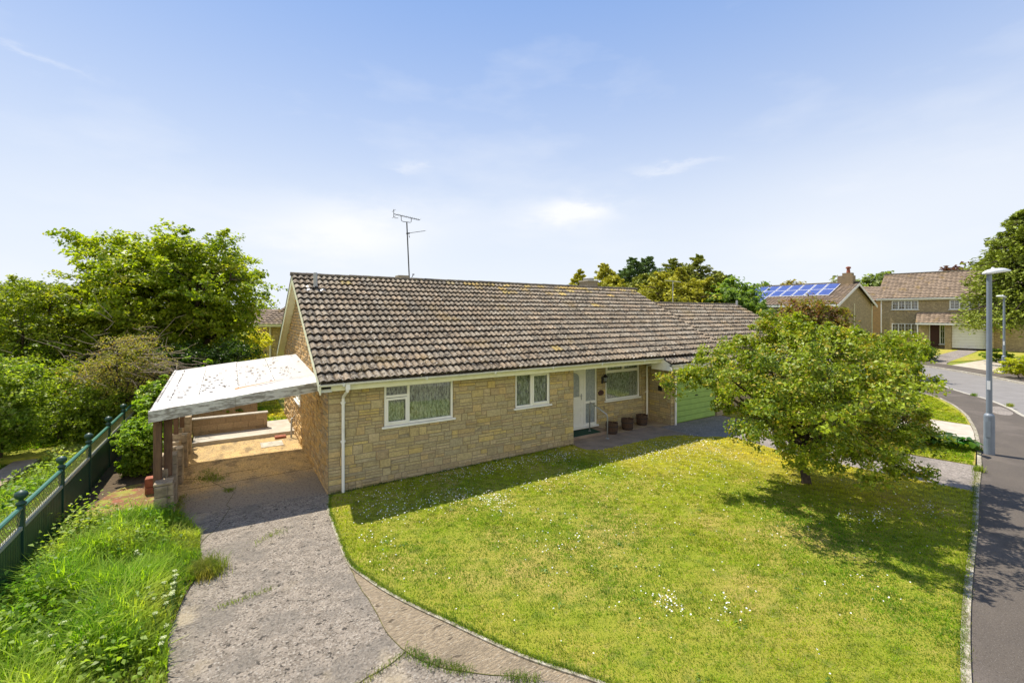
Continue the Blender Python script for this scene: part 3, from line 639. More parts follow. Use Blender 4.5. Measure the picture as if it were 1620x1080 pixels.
# raised arch surround
arc = [(.24, 1.06), (.24, 1.70)]+[(.535-.295*cos(a), 1.70+.2*sin(a)) for a in np.linspace(.2, pi-.2, 9)]+[(.83, 1.70), (.83, 1.06), (.24, 1.06)]
d.tube([T(u, .04, v) for u, v in arc], .014, 5)
dr = d.build('front_door', 'white', B, clean=True)
d = MB(); d.face([T(u, .0375, v) for u, v in arc[:-1]]); d.build('door_glass', 'obsc', dr)
d = MB(); d.box(.90, .935, .035, .05, .95, 1.16, T=T); d.tube([T(.918, .05, 1.1), T(.918, .085, 1.1), T(.83, .09, 1.1)], .010, 6); d.build('door_handle', 'metal', dr, clean=True)
st = MB(); st.box(7.06, 8.95, .35, .94, 0.0, .10, bev=.01); st.build('door_step', 'path', B, clean=True)
# flue on the front slope, chimneys behind the ridge
def on_roof(px, py):
    u = (px-810)/F; d0 = Vector((FW[0]+u*RT[0], FW[1]+u*RT[1], -(py-497)/F)); tt = math.tan(PITCH)
    k = (ZE+tt*(CAM[1]-YE)-CAM[2])/(d0.z-tt*d0.y); return Vector(CAM)+d0*k
fp = on_roof(499, 458); g = MB(); g.lathe((fp.x, fp.y, fp.z), [(.055, -.1), (.055, .46), (.05, .5)], 14)
fl = g.build('flue_pipe', 'lead', B, smooth=False)
g = MB(); g.lathe((fp.x, fp.y, fp.z), [(.085, -.06), (.085, .08), (.06, .10)], 14, mi=1)
for dx in (-.19, -.08, .08, .19): g.raw([(fp.x+dx-.075, fp.y-.16, fp.z-.085+.03), (fp.x+dx+.075, fp.y-.16, fp.z-.085+.03), (fp.x+dx+.075, fp.y+.12, fp.z+.065+.03), (fp.x+dx-.075, fp.y+.12, fp.z+.065+.03), (fp.x+dx, fp.y-.17, fp.z-.085+.07), (fp.x+dx, fp.y+.12, fp.z+.065+.07)], [(0, 4, 5, 3), (4, 1, 2, 5)], mi=0) if abs(dx) > .1 else None
g.build('flashing', ['leadwhite', 'black'], fl)
def chimney(parent, px, Y, top, w_, pot=True):
    u = (px-810)/F; dx = FW[0]+u*RT[0]; dy = FW[1]+u*RT[1]; d0 = (Y-CAM[1])/dy; x = CAM[0]+d0*dx
    g = MB(); g.box(x-w_/2, x+w_/2, Y-w_/2, Y+w_/2, 4.0, top-.08, (.3, .25, .17), bev=.01); g.box(x-w_/2-.03, x+w_/2+.03, Y-w_/2-.03, Y+w_/2+.03, top-.08, top, (.34, .3, .22), bev=.01)
    c = g.build('chimney', 'stone', parent, clean=True)
    if pot:
        g = MB(); g.lathe((x, Y, top), [(w_*.42, -.02), (w_*.40, .08), (w_*.46, .10), (w_*.3, .15), (.02, .17)], 14); g.build('chimney_cap', 'lead', c)
    return x
cx1 = chimney(B, 636, 5.6, 5.43, .34, False); chimney(B, 931, 5.7, 5.62, .62)

# ------------------------------------------------------------------ the garage block
GA = thing('garage', 'lower tiled stone garage with lime green door joined to the right of the bungalow', 'garage', (11.6, 0, 0))
YG = -.75; ZG = ZE-.33*math.tan(PITCH)-.04
w = MB(); DG = (.30, 2.75, -.02, 2.02)
stones(w, (11.6, 0, 0), Xv, (0, -1, 0), 9.6, -.02, ZG-.05, [DG], seed=21); stones(w, (11.6, .95, 0), (0, -1, 0), (-1, 0, 0), .95, -.02, SOF+.05, seed=22)
stones(w, (21.2, 0, 0), Yv, (1, 0, 0), 8.0, -.02, ZG, seed=23)
w.face([(11.6, 7.9, 0), (21.2, 7.9, 0), (21.2, 7.9, 2.3), (11.6, 7.9, 2.3)], (.3, .25, .16), 0); w.face([(21.2, 0, 2.2), (21.2, 7.9, 2.2), (21.2, 3.9, 4.6)], (.3, .25, .16), 0)
w.build('wall', ['stone', 'mortar'], GA)
r_ = MB(); NG = 14
tile_slope(r_, 14.6, 21.35, YG, ZG, 1, PITCH, NG, seed=31); tile_slope(r_, 10.66, 14.6, YG, ZG, 1, PITCH, 1, seed=32)
yr = YG+NG*.333*cos(PITCH); zr2 = ZG+NG*.333*sin(PITCH)
r_.face([(14.6, 2*yr-YG, ZG), (21.35, 2*yr-YG, ZG), (21.35, yr, zr2), (14.6, yr, zr2)], (.18, .14, .11), 0)
r_.face([(10.7, YG+.08, ZG-.02), (21.3, YG+.08, ZG-.02), (21.3, yr, zr2-.06), (10.7, yr, zr2-.06)], (.05, .04, .03), 0)
r2 = r_.build('roof', 'tile', GA)
rg = MB(); x = 14.55
while x < 21.2:
    vs = []; fs = []
    for a in range(7): q = pi*a/6; vs += [(x, yr-.12*cos(q), zr2-.0+.09*sin(q)), (x+.44, yr-.115*cos(q), zr2-.0+.085*sin(q))]
    for a in range(6): fs.append((2*a, 2*a+1, 2*a+3, 2*a+2))
    rg.raw(vs, fs); x += .445
rg.build('ridge', 'ridge', r2)
fb = MB(); fb.box(10.72, 21.3, YG+.10, YG+.13, ZG-.20, ZG-.02); fb.box(10.72, 21.3, YG+.13, -.002, ZG-.20, ZG-.185); fb.box(10.88, 10.91, YG+.1, .0, ZG-.24, ZG+.12)
fb.face([(10.70, YG, ZG-.22), (10.70, YG+.85, ZG-.22), (10.70, YG+.85, ZG+.42), (10.70, YG, ZG-.02)])
fb.build('fascia', 'white', GA, clean=True); gutter('gutter', 10.7, 21.35, YG+.035, ZG-.015, GA, 'white')
pipe(GA, [(11.78, YG+.05, ZG-.06), (11.78, YG+.08, ZG-.2), (11.78, -.08, ZG-.42), (11.78, -.08, 0)], .038, clips=[(11.78, -.08, 1.1)])
d = MB(); k = 0; zz = .02
while zz < 2.0: d.box(11.92, 14.33, .035, .06, zz+.014, min(zz+.20, 2.02), bev=.006); zz += .20
d.box(11.90, 14.35, .07, .09, 0, 2.02); gdo = d.build('garage_door', 'garage', GA, clean=True); d = MB(); d.box(13.06, 13.20, .005, .034, .92, .96, bev=.004); d.build('door_handle', 'black', gdo, clean=True)
g = MB(); g.lathe((21.1, 3.2, zr2-.5), [(.05, 0), (.05, .75)], 10); g.build('vent_pipe', 'lead', GA)
g = MB(); g.box(11.545, 11.59, .36, .52, 1.18, 1.36, bev=.01); tag(g.build('meter_box', 'black', clean=True), 'small black box on the stone return wall beside the garage', 'meter box')

# ------------------------------------------------------------------ things on and by the house
AE = thing('tv_aerial', 'tall tv aerial mast with two booms behind the bungalow ridge', 'aerial', (3.8, 5.5, 4.6))
bx = 3.8; by = 5.5
def at55(px, py):
    u = (px-810)/F; dx = FW[0]+u*RT[0]; dy = FW[1]+u*RT[1]; d0 = (by-CAM[1])/dy; return Vector((CAM[0]+d0*dx, by, 4-(py-497)/F*d0))
pt = at55(643.5, 351); pb = at55(647.5, 440); g = MB(); g.tube([pb+Vector((0, 0, -.6)), pb, pt], .024, 8); g.build('mast', 'aerial', AE)
g = MB(); a = at55(623, 338.5); b = at55(664, 348); g.tube([a, b], .013, 6)
g.tube([at55(634.5, 341.5), at55(635, 349), at55(637.5, 350.5), at55(649, 352), at55(650.5, 351), at55(650.8, 345)], .012, 6)
for i in range(12):
    p = a.lerp(b, .12+.86*i/11); g.tube([p+Vector((0, -.16, 0)), p+Vector((0, .16, 0))], .005, 4)
g.tube([a+Vector((0, 0, -.13)), a+Vector((0, 0, .17))], .012, 5); g.tube([a+Vector((0, -.2, .12)), a+Vector((0, .2, .12))], .008, 4); g.tube([a+Vector((0, -.2, -.12)), a+Vector((0, .2, -.12))], .008, 4); g.tube([at55(624, 345), at55(630, 345)], .01, 4)
g.build('boom', 'aerial', AE)
g = MB(); a = at55(645, 369); b = at55(672, 365.2); g.tube([a, b], .011, 6)
for i in range(7): p = a.lerp(b, .15+.85*i/6); g.tube([p+Vector((0, -.14, -.01)), p+Vector((0, .14, .01))], .005, 4)
g.tube([at55(643, 369.5), at55(648, 369)], .03, 6); g.tube([at55(647, 372), at55(648, 376)], .012, 5); g.build('boom', 'aerial', AE)
g = MB(); g.tube([at55(650, 442), at55(654, 434)], .014, 5); g.tube([at55(652.5, 434), at55(655.5, 434)], .02, 5); g.build('stay', 'aerial', AE)
# wall lantern
LX, LY, LZ = 9.14, .935, 1.72
LA = thing('wall_lantern', 'black carriage lantern on the wall between door and picture window', 'lantern', (LX, LY, LZ))
g = MB(); g.box(LX-.05, LX+.05, LY-.02, LY, -.13+LZ, .10+LZ, bev=.006); g.tube([(LX, LY-.02, LZ-.02), (LX, LY-.10, LZ-.10), (LX, LY-.16, LZ-.06)], .012, 6); g.tube([(LX, LY-.16, LZ+.17), (LX, LY-.06, LZ+.22), (LX, LY-.02, LZ+.08)], .009, 6); g.build('bracket', 'black', LA)
g = MB(); g.lathe((LX, LY-.16, LZ), [(.035, -.08), (.045, -.05), (.05, -.04)], 6); g.lathe((LX, LY-.16, LZ), [(.10, .10), (.085, .13), (.045, .18), (.015, .20), (.012, .23)], 6)
for k in range(6): q = pi/3*k; g.tube([(LX+.045*cos(q), LY-.16+.045*sin(q), LZ-.05), (LX+.085*cos(q), LY-.16+.085*sin(q), LZ+.11)], .006, 4)
g.build('lamp_cage', 'black', LA); g = MB(); g.lathe((LX, LY-.16, LZ), [(.038, -.045), (.075, .10)], 6); g.build('lamp_glass', 'obsc', LA)
# house plaque (its lettering is unreadable in the photograph)
PL = thing('house_plaque', 'small oval brown house plaque on the stone wall below the lantern', 'plaque', (9.08, .92, 1.27))
g = MB(); vs = [(9.08+.14*cos(q), .926, 1.27+.095*sin(q)) for q in np.linspace(0, 2*pi, 25)[:-1]]; v2 = [(9.08+.125*cos(q), .905, 1.27+.082*sin(q)) for q in np.linspace(0, 2*pi, 25)[:-1]]
g.raw(vs+v2, [tuple(range(24, 48))]+[(i, (i+1) % 24, 24+(i+1) % 24, 24+i) for i in range(24)]); g.build('plate', 'plaque', PL, clean=True)
g = MB(); g.tube([(9.08+.105*cos(q), .904, 1.27+.066*sin(q)) for q in np.linspace(0, 2*pi, 25)], .004, 4); g.build('raised_border', 'plaqueText', PL)
# handrail
HRL = thing('handrail', 'galvanised metal handrail beside the front door step', 'handrail', (8.32, .1, 0))
p1 = Vector((8.28, .62, .10)); p2 = Vector((8.42, -.06, .0))
g = MB(); g.tube([p1, p1+Vector((0, 0, .92)), p1+Vector((.0, -.02, .97)), p1.lerp(p2, .12)+Vector((0, 0, .97)), p2+Vector((0, .03, .78)), p2+Vector((0, 0, .72)), p2], .021, 10); g.build('rail', 'metal', HRL, smooth=True)
for q in (p1, p2): g = MB(); g.lathe(tuple(q), [(.06, 0.001), (.06, .018), (.03, .033)], 12); g.build('base_flange', 'metal', HRL)
g = MB(); g.box(7.1, 8.55, .37, .90, .101, .125, bev=.005); tag(g.build('doormat', 'mat', clean=True), 'dark green mat on the step in front of the white front door', 'doormat')
# barrels
def barrel(x, y, s, lab):
    t = thing('barrel_planter', lab, 'planter', (x, y, .02), 'half barrel planters under the picture window')
    g = MB(); n = 18
    for k in range(n):
        q0 = 2*pi*k/n+.012; q1 = 2*pi*(k+1)/n-.012; prof = [(.165*s, 0), (.195*s, .15*s), (.205*s, .30*s), (.205*s, .36*s+random.uniform(-.006, .006))]
        vs = []
        for (r, z) in prof:
            for rr_, q in ((r, q0), (r, q1), (r-.02, q1), (r-.02, q0)): vs.append((x+rr_*cos(q), y+rr_*sin(q), .02+z))
        fs = [(0, 1, 2, 3)[::-1], (12, 13, 14, 15)]
        for i in range(3):
            for a in range(4): b = (a+1) % 4; fs.append((i*4+a, i*4+b, i*4+4+b, i*4+4+a))
        g.raw(vs, fs)
    g.build('staves', 'barrel', t, clean=True)
    for z in (.06, .25):
        h = MB(); r = (.183 if z < .1 else .207)*s; h.lathe((x, y, .02+z*s), [(r, -.018), (r+.006, 0), (r, .018)], 24); h.build('hoop', 'hoop', t)
    g = MB(); g.lathe((x, y, .02), [(.17*s, .27*s), (.10, .29*s), (.01, .30*s)], 16); g.build('soil', 'soil', t)
    return t
barrel(8.98, .30, 1.0, 'half barrel planter nearest the front door'); barrel(9.80, .38, 1.03, 'middle half barrel planter of the three'); barrel(10.72, .55, 1.0, 'half barrel planter in the corner by the downpipe')

# ------------------------------------------------------------------ carport
CPT = thing('carport', 'white flat sheet carport roof with peeling boards leaning on the gable', 'carport', (-1.6, 1, 0))
def zc(x, y): return 2.37+(y-.95)*.062+(x+.1)*.105
x0, x1, y0, y1 = -3.12, -.03, .55, 5.45
def CT(x, y, dz): return (x, y, zc(x, y)+dz)
sh = MB(); xs = [-3.15, -2.42, -1.68, -.92, -.28, -.03]
rr = random.Random(5)
for i in range(5):
    a, b = xs[i]-.01*(i % 2), xs[i+1]+.01*(i % 2); sy = .85 + rr.uniform(0, .05); ey = y1+rr.uniform(-.04, .04); dz = .012*(i % 2); n = 10
    for q in range(n):
        ya = sy+(ey-sy)*q/n; yb = sy+(ey-sy)*(q+1)/n; h = lambda: 0
        P_ = [CT(a, ya, .05+dz), CT(b, ya, .05+dz), CT(b, yb, .05+dz), CT(a, yb, .05+dz)]; sh.face(P_)
    sh.face([CT(a, sy, .05+dz), CT(b, sy, .05+dz), CT(b, sy, .035+dz), CT(a, sy, .035+dz)]); sh.build('roof_sheet', 'sheet', CPT); sh = MB()
fd = MB()
def slab_(mb, xa, xb, ya, yb, d0, d1, mi=None):
    vs = [CT(xa, ya, d0), CT(xb, ya, d0), CT(xb, yb, d0), CT(xa, yb, d0), CT(xa, ya, d1), CT(xb, ya, d1), CT(xb, yb, d1), CT(xa, yb, d1)]
    mb.raw(vs, [(0, 3, 2, 1), (4, 5, 6, 7), (0, 1, 5, 4), (1, 2, 6, 5), (2, 3, 7, 6), (3, 0, 4, 7)], mi=mi)
MT['deck'] = mat('painted_deck', (.80, .79, .76), .7, (.55, .50, .42), scale=3, lo=.55, hi=.68, stretch=(1, 6, 1), spots=[((.4, .36, .3), 12, .62, .68, .6)])
slab_(fd, -3.15, -.03, .57, 1.28, .066, .082); fd.build('front_deck', 'deck', CPT, clean=True)
fd = MB(); slab_(fd, -3.18, -1.75, .50, .555, -.12, .10); fd.build('front_board', 'barge', CPT, clean=True); fd = MB(); slab_(fd, -1.745, -.03, .505, .56, -.11, .105); fd.build('front_board', 'barge', CPT, clean=True)
fd = MB(); slab_(fd, -3.18, -3.14, .56, 5.45, -.08, .07); fd.build('side_board', 'barge', CPT, clean=True)
for y in (.75, 2.2, 3.6, 5.3): fd = MB(); slab_(fd, -3.10, -.05, y, y+.05, -.10, .03); fd.build('rafter', 'wood', CPT, clean=True)
fd = MB(); slab_(fd, -3.10, -3.02, .6, 5.4, -.20, -.105); fd.build('beam', 'wood', CPT, clean=True)
# marks: dark leaf litter and loose strips lying on the sheets
lt = MB(); rr = random.Random(9)
for i in range(190):
    cx, cy = rr.choice([(-.62, 3.0), (-1.35, 2.6), (-1.3, 3.8), (-2.0, 1.7), (-2.2, 3.2), (-.7, 4.4), (-2.9, 2.0)])
    x = cx+rr.gauss(0, .22); y = cy+rr.gauss(0, .55)
    if not (-3.1 < x < -.1 and .9 < y < 5.3): continue
    s = rr.uniform(.012, .05); a = rr.uniform(0, pi); lt.face([CT(x+s*cos(a+q)*rr.uniform(.5, 1), y+s*.9*sin(a+q)*rr.uniform(.5, 1.2), .069) for q in (0, 1.1, 2.2, 3.4, 4.6)])
for (xa, ya, yb) in ((-2.42, 1.3, 5.3), (-1.68, 1.3, 5.3), (-.92, 1.3, 5.3), (-2.93, 1.4, 5.2)):
    y = ya
    while y < yb:
        if rr.random() < .75: lt.box(xa-.006, xa+.006, y, y+.10, zc(xa, y)+.062, zc(xa, y)+.073)
        y += rr.uniform(.08, .3)
tag(lt.build('leaf_litter', 'soil'), 'scattered dark leaves and dirt lying on the white carport roof', 'leaf litter', kind='stuff')
lt = MB()
def strip(mb, xa, ya, xb, yb, wa, wb, m=0):
    mb.face([CT(xa, ya, .088), CT(xb, yb, .088), CT(xb, yb+wb, .088), CT(xa, ya+wa, .088)], mi=m)
strip(lt, -1.75, 1.30, -.72, 1.62, .12, .01)
lt.build('exposed_strip', 'orangewood', CPT); lt = MB(); strip(lt, -.62, 1.55, -.12, 1.50, .02, .01); lt.build('gap', 'dark', CPT); lt = MB(); strip(lt, -2.9, .98, -2.1, 1.0, .03, .02); lt.build('gap', 'dark', CPT)
for (x, y, wd) in ((-3.02, .78, .11), (-2.93, 1.75, .085), (-2.95, 3.4, .085), (-2.95, 5.2, .09)):
    g = MB(); g.box(x-wd, x+wd*.2, y-wd*.6, y+wd*.6, .5 if y < 5 else 0, zc(x, y)-.1, bev=.006)
    if y < 1: g.box(x+.04, x+.17, y+.12, y+.24, .7, zc(x, y)-.1, bev=.006)
    g.build('post', 'wood', CPT, clean=True)
# broken block wall under its outer edge
BW = thing('block_wall', 'broken stepped concrete block wall along the left of the carport', 'wall', (-3, 2.5, 0))
rr = random.Random(3); g = MB()
def blk(x, y, z, l=.44, h=.215, t=.21, ang=pi/2, j=.012):
    a = ang+rr.uniform(-.05, .05); ca, sa = cos(a), sin(a); z += .002
    T = lambda u, v, k: (x+u*ca-v*sa+rr.uniform(-.001, .001), y+u*sa+v*ca, z+k)
    g.box(-l/2, l/2, -t/2, t/2, .004, h-.004, T=T, bev=.012)
for (y, n) in ((.66, 3), (1.05, 4), (1.5, 3), (1.95, 4), (2.4, 3), (2.85, 3), (3.3, 4), (3.75, 3), (4.2, 3), (4.65, 3), (5.1, 3), (5.55, 3)):
    for k in range(n): blk(-3.0+rr.uniform(-.015, .015), y+(.06 if k % 2 else 0)*(1 if y > 1 else 0), k*.215)
    if rr.random() < .6: blk(-2.98, y+.1, n*.215, .22, .15, .12, rr.uniform(0, 3))
for (y, h) in ((.62, .62), (1.25, .98), (2.6, .86), (4.0, .8), (5.3, .98)):
    z = 0
    while z < h: blk(-2.92, y, z, .3, .215, .28); z += .215
blk(-2.95, .62, .646, .34, .06, .30); g.build('blocks', 'block', BW, clean=True)
for (nm, lab, x0_, x1_, y_, z_, t_) in (('garden_wall', 'low rendered block wall at the back of the carport slab', -2.85, -.75, 6.9, .66, .2), ('raised_bed_wall', 'second low block wall behind the carport with plants above it', -3.2, -1.0, 7.9, .95, .2)):
    t = thing(nm, lab, 'wall', ((x0_+x1_)/2, y_, 0)); g = MB(); z = 0; k = 0
    while z < z_-.05:
        x = x0_-(.22 if k % 2 else 0)
        while x < x1_:
            a = max(x, x0_); b = min(x+.44, x1_)
            if b-a > .05: f = rr.uniform(.8, 1.15); g.box(a+.003, b-.003, y_, y_+t_, z+.003, min(z+.215, z_-.045), (.36*f, .25*f, .14*f), bev=.005)
            x += .44
        z += .215; k += 1
    g.build('masonry', MT['stone'], t, clean=True); g = MB(); g.box(x0_-.02, x1_+.02, y_-.02, y_+t_+.02, z_-.044, z_, bev=.008); g.build('coping', 'pale', t, clean=True)
g = MB(); g.box(-.62, -.30, 5.55, 5.80, .01, .075, bev=.008); tag(g.build('brick', 'brickred', clean=True), 'loose red brick on the slab by the gable wall', 'brick')
g = MB(); g.tube([(-.16, 5.5, .0), (-.15, 5.5, .4), (-.14, 5.52, .62), (-.05, 5.52, .70)], .028, 8); tag(g.build('waste_pipe', 'metal', clean=True), 'grey waste pipe standing by the gable wall behind the carport', 'pipe')
g = MB(); g.box(-1.05, -.45, 4.7, 5.3, .009, .022, bev=.003); tag(g.build('drain_cover', 'kerb', clean=True), 'flat metal drain cover in the ochre carport slab', 'drain cover')
g = MB()
for k in range(2): g.box(-3.42, -3.22, 2.0, 2.22, k*.2, k*.2+.19, bev=.01)
tag(g.build('brick_stack', 'brickred', clean=True), 'small stack of red bricks in weeds outside the carport', 'bricks')

# ------------------------------------------------------------------ green fence
FE = thing('green_fence', 'dark green panel fence with lattice top and ball finials at the left edge', 'fence', (-4.5, 2, 0))
FX = -4.52
py_ = [-.85+1.93*k for k in range(-2, 6)]
for i, y in enumerate(py_):
    g = MB(); g.box(FX-.038, FX+.038, y-.038, y+.038, -.1, 1.12, bev=.006); po = g.build('post', 'green', FE, clean=True)
    g = MB(); g.lathe((FX, y, 1.12), [(.06, 0), (.06, .03), (.03, .05), (.03, .075), (.058, .10), (.078, .13), (.08, .155), (.067, .185), (.036, .205), (.005, .22)], 18); g.build('finial', 'green', po, smooth=True)
    if i == len(py_)-1: break
    ya, yb = y+.045, py_[i+1]-.045
    g = MB(); k = 0; yy = ya
    while yy < yb-.02:
        e = min(yy+.085, yb); g.box(FX-.012, FX+.014, yy+.006, e-.004, .02, .74, bev=.003); yy += .085
    g.box(FX-.008, FX+.004, ya, yb, .02, .74); g.build('panel', 'green', FE, clean=True)
    g = MB(); g.box(FX-.03, FX+.03, ya, yb, .742, .80, bev=.005); g.build('middle_rail', 'fenceTrim', FE, clean=True)
    g = MB(); g.box(FX-.035, FX+.035, ya, yb, 1.045, 1.105, bev=.018); g.build('top_rail', 'greenRail', FE, clean=True)
    g = MB(); s = .085; h = .245; n = int((yb-ya+h)/s)
    for q in range(n):
        for sg in (1, -1):
            a = ya+q*s-(h if sg == 1 else 0); b = a+h if sg == 1 else a-0
            p0 = (a, .80) if sg == 1 else (ya+q*s, .80); p1 = (a+h, 1.045) if sg == 1 else (ya+q*s-h, 1.045)
            (ya_, za), (yb2, zb) = p0, p1
            def cl_(yv, zv, yo, zo):
                if yv < ya: t_ = (ya-yo)/(yv-yo); return ya, zo+(zv-zo)*t_
                if yv > yb: t_ = (yb-yo)/(yv-yo); return yb, zo+(zv-zo)*t_
                return yv, zv
            if max(ya_, yb2) <= ya or min(ya_, yb2) >= yb: continue
            A = cl_(ya_, za, yb2, zb); Bq = cl_(yb2, zb, ya_, za); xo = FX+(.004 if sg == 1 else -.004)
            g.raw([(xo-.002, A[0]-.009, A[1]), (xo-.002, A[0]+.008, A[1]), (xo-.002, Bq[0]+.008, Bq[1]), (xo-.002, Bq[0]-.008, Bq[1]), (xo+.002, A[0]-.009, A[1]), (xo+.002, A[0]+.008, A[1]), (xo+.002, Bq[0]+.008, Bq[1]), (xo+.002, Bq[0]-.008, Bq[1])],
                  [(0, 3, 2, 1), (4, 5, 6, 7), (0, 1, 5, 4), (2, 3, 7, 6), (1, 2, 6, 5), (3, 0, 4, 7)])
    g.build('lattice', 'lattice', FE)

# ------------------------------------------------------------------ lamp posts
def lamp_post(loc, H, lab, hd):
    t = thing('street_lamp', lab, 'street lamp', loc, 'street lamps by the road')
    x, y, z = loc; g = MB(); g.lathe(loc, [(.115, 0), (.115, 1.08), (.108, 1.12), (.066, 1.17), (.062, 2.5), (.055, H)], 18); g.build('column', 'lamp', t, smooth=False)
    d = Vector((hd[0], hd[1], 0)).normalized(); s = Vector((-d.y, d.x, 0)); Lh = .78
    g = MB(); vs = []; fs = []; n = 12; k = 10
    for i in range(n+1):
        q = i/n; xx = -.13+q*Lh; top = .085*sin(pi*min(1, .22+.80*q))**.7+.05*(q*(1-q))*2+.10*q; w_ = .075+.09*sin(pi*min(1, q*.95+.05)); lo_ = -.02+.10*q
        if i == n: w_ = .03; top = lo_+.02
        for a in range(k): 
            an = 2*pi*a/k; zz = max(sin(an), 0)*(top-lo_)+lo_+min(sin(an), 0)*.02
            vs.append(Vector((x, y, z+H-.0))+d*xx+s*(w_*cos(an))+Vector((0, 0, zz)))
    for i in range(n):
        for a in range(k): b = (a+1) % k; fs.append((i*k+a, i*k+b, (i+1)*k+b, (i+1)*k+a))
    fs.append(tuple(range(k))); fs.append(tuple(n*k+a for a in range(k)))
    g.raw(vs, fs); hd_ = g.build('lamp_head', 'lamphead', t, smooth=True, clean=True)
    g = MB(); c = Vector((x, y, z+H))+d*.12+Vector((0, 0, .125)); g.lathe(tuple(c), [(.035, -.03), (.035, .035), (.02, .05)], 10); g.build('photocell', 'lamphead', hd_)
    g = MB(); p = Vector((x, y, z))-Vector((FW[0], FW[1], 0))*.0; g.box(x-.122, x-.10, y-.05, y+.05, z+.5, z+.95); g.build('access_door', 'lamp', t); g = MB(); g.box(x-.066, x-.058, y-.035, y+.035, z+1.85, z+2.1); g.build('number_plate', 'lamphead', t)
lamp_post((16.53, -7.06, 0), 5.17, 'grey street lamp on the near pavement by the lawn, the taller one in the photo', (RT[0]+.1*FW[0], RT[1]+.1*FW[1]))
l2 = G(1588.5, 590.5); lamp_post((l2[0], l2[1], gz(*l2)), 4.95, 'grey street lamp across the road in front of the dark conifer', (-RT[0]-.25*FW[0], -RT[1]-.25*FW[1]))

# ------------------------------------------------------------------ far houses
def frame_(P, ang):
    c, s = cos(ang), sin(ang); return lambda x, y, z: Vector((P[0]+x*c-y*s, P[1]+x*s+y*c, P[2]+z))
MT['farstone'] = mat('far_stone', (.44, .34, .20), .95, (.33, .26, .155), scale=2.2, bump=.8, bscale=9, spots=[((.56, .44, .25), 5, .54, .62, .7), ((.18, .145, .09), 8, .56, .64, .7)], stretch=(1, 1, 1.8))
MT['farbrick'] = mat('far_brick', (.42, .25, .12), .95, (.30, .19, .10), scale=3, bump=.5, bscale=12, stretch=(1, 1, 2))
def far_slope(mb, T, x0, x1, y0, z0, y1, z1, seed=1, gauge=.33, tw=.33):
    r = random.Random(seed); Ls = sqrt((y1-y0)**2+(z1-z0)**2); n = int(Ls/gauge); nx = int((x1-x0)/tw)
    uy, uz = (y1-y0)/Ls, (z1-z0)/Ls; ny, nz_ = -uz*(1 if y1 > y0 else -1), abs(uy)
    for i in range(n+1):
        a = i*Ls/(n+1); b = (i+1)*Ls/(n+1)
        for k in range(nx):
            xa = x0+(x1-x0)*k/nx; xb = x0+(x1-x0)*(k+1)/nx; xm = (xa+xb)/2; f = r.uniform(.75, 1.2); c = (.25*f, .185*f, .13*f); e = .055
            P = lambda x, s, h: T(x, y0+uy*s+ny*h, z0+uz*s+nz_*h)
            mb.raw([P(xa, a, e), P(xm, a, e+.05), P(xb, a, e), P(xb, b, .01), P(xm, b, .06), P(xa, b, .01), P(xa, a, -.01), P(xb, a, -.01)], [(0, 1, 4, 5), (1, 2, 3, 4)], c, 0)
            mb.raw([P(xa, a, e), P(xm, a, e+.05), P(xb, a, e), P(xb, a, -.01), P(xa, a, -.01)], [(0, 4, 3, 2, 1)], (.05, .04, .03), 0)
def gable_walls(T, x0, x1, y0, y1, h, rise, m, parent):
    g = MB(); ym = (y0+y1)/2
    q = [(x0, y0), (x1, y0), (x1, y1), (x0, y1)]
    for i in range(4):
        a, b = q[i], q[(i+1) % 4]; g.face([T(*a, -.3), T(*b, -.3), T(*b, h), T(*a, h)])
    for x in (x0, x1): g.face([T(x, y0, h), T(x, y1, h), T(x, ym, h+rise)])
    return g.build('wall', m, parent, clean=True)
def trim(parent, T, boxes, name, m='white'):
    for b in boxes:
        g = MB(); g.box(*b, T=T); o = g.build(name, m, parent, clean=True)
    return o
def fwin(parent, T, x0, x1, z0, z1, y, lights=4, bars=True, nm='window'):
    g = MB(); f = .06; g.box(x0, x1, y-.04, y+.02, z0, z0+f, T=T); g.box(x0, x1, y-.04, y+.02, z1-f, z1, T=T)
    for k in range(lights+1): xx = x0+f/2+(x1-x0-f)*k/lights; g.box(xx-f/2-.01, xx+f/2+.01, y-.038, y+.018, z0+f, z1-f, T=T)
    if bars:
        for k in range(lights):
            xa = x0+(x1-x0)*k/lights; xb = x0+(x1-x0)*(k+1)/lights; xm = (xa+xb)/2
            g.box(xm-.012, xm+.012, y-.03, y+.0, z0+f, z1-f, T=T)
            for q in (1/3, 2/3): zz = z0+(z1-z0)*q; g.box(xa+.05, xb-.05, y-.031, y-.001, zz-.012, zz+.012, T=T)
    g.box(x0-.08, x1+.08, y-.12, y-.02, z0-.07, z0, T=T)
    fo = g.build(nm, 'white', parent, clean=True)
    g = MB(); g.box(x0+.03, x1-.03, y-.005, y+.0, z0+.03, z1-.03, T=T); g.build('pane', 'glass', fo)
    g = MB(); g.box(x0+.03, x1-.03, y+.012, y+.019, z0+.03, z1-.03, T=T)
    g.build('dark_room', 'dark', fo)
    for (a, b) in ((x0+.06, x0+(x1-x0)*.2), (x1-(x1-x0)*.2, x1-.06)): cu = MB(); cu.box(a, b, y+.003, y+.009, z0+.05, z1-.05, T=T); cu.build('curtain', 'pale', fo)
    return fo
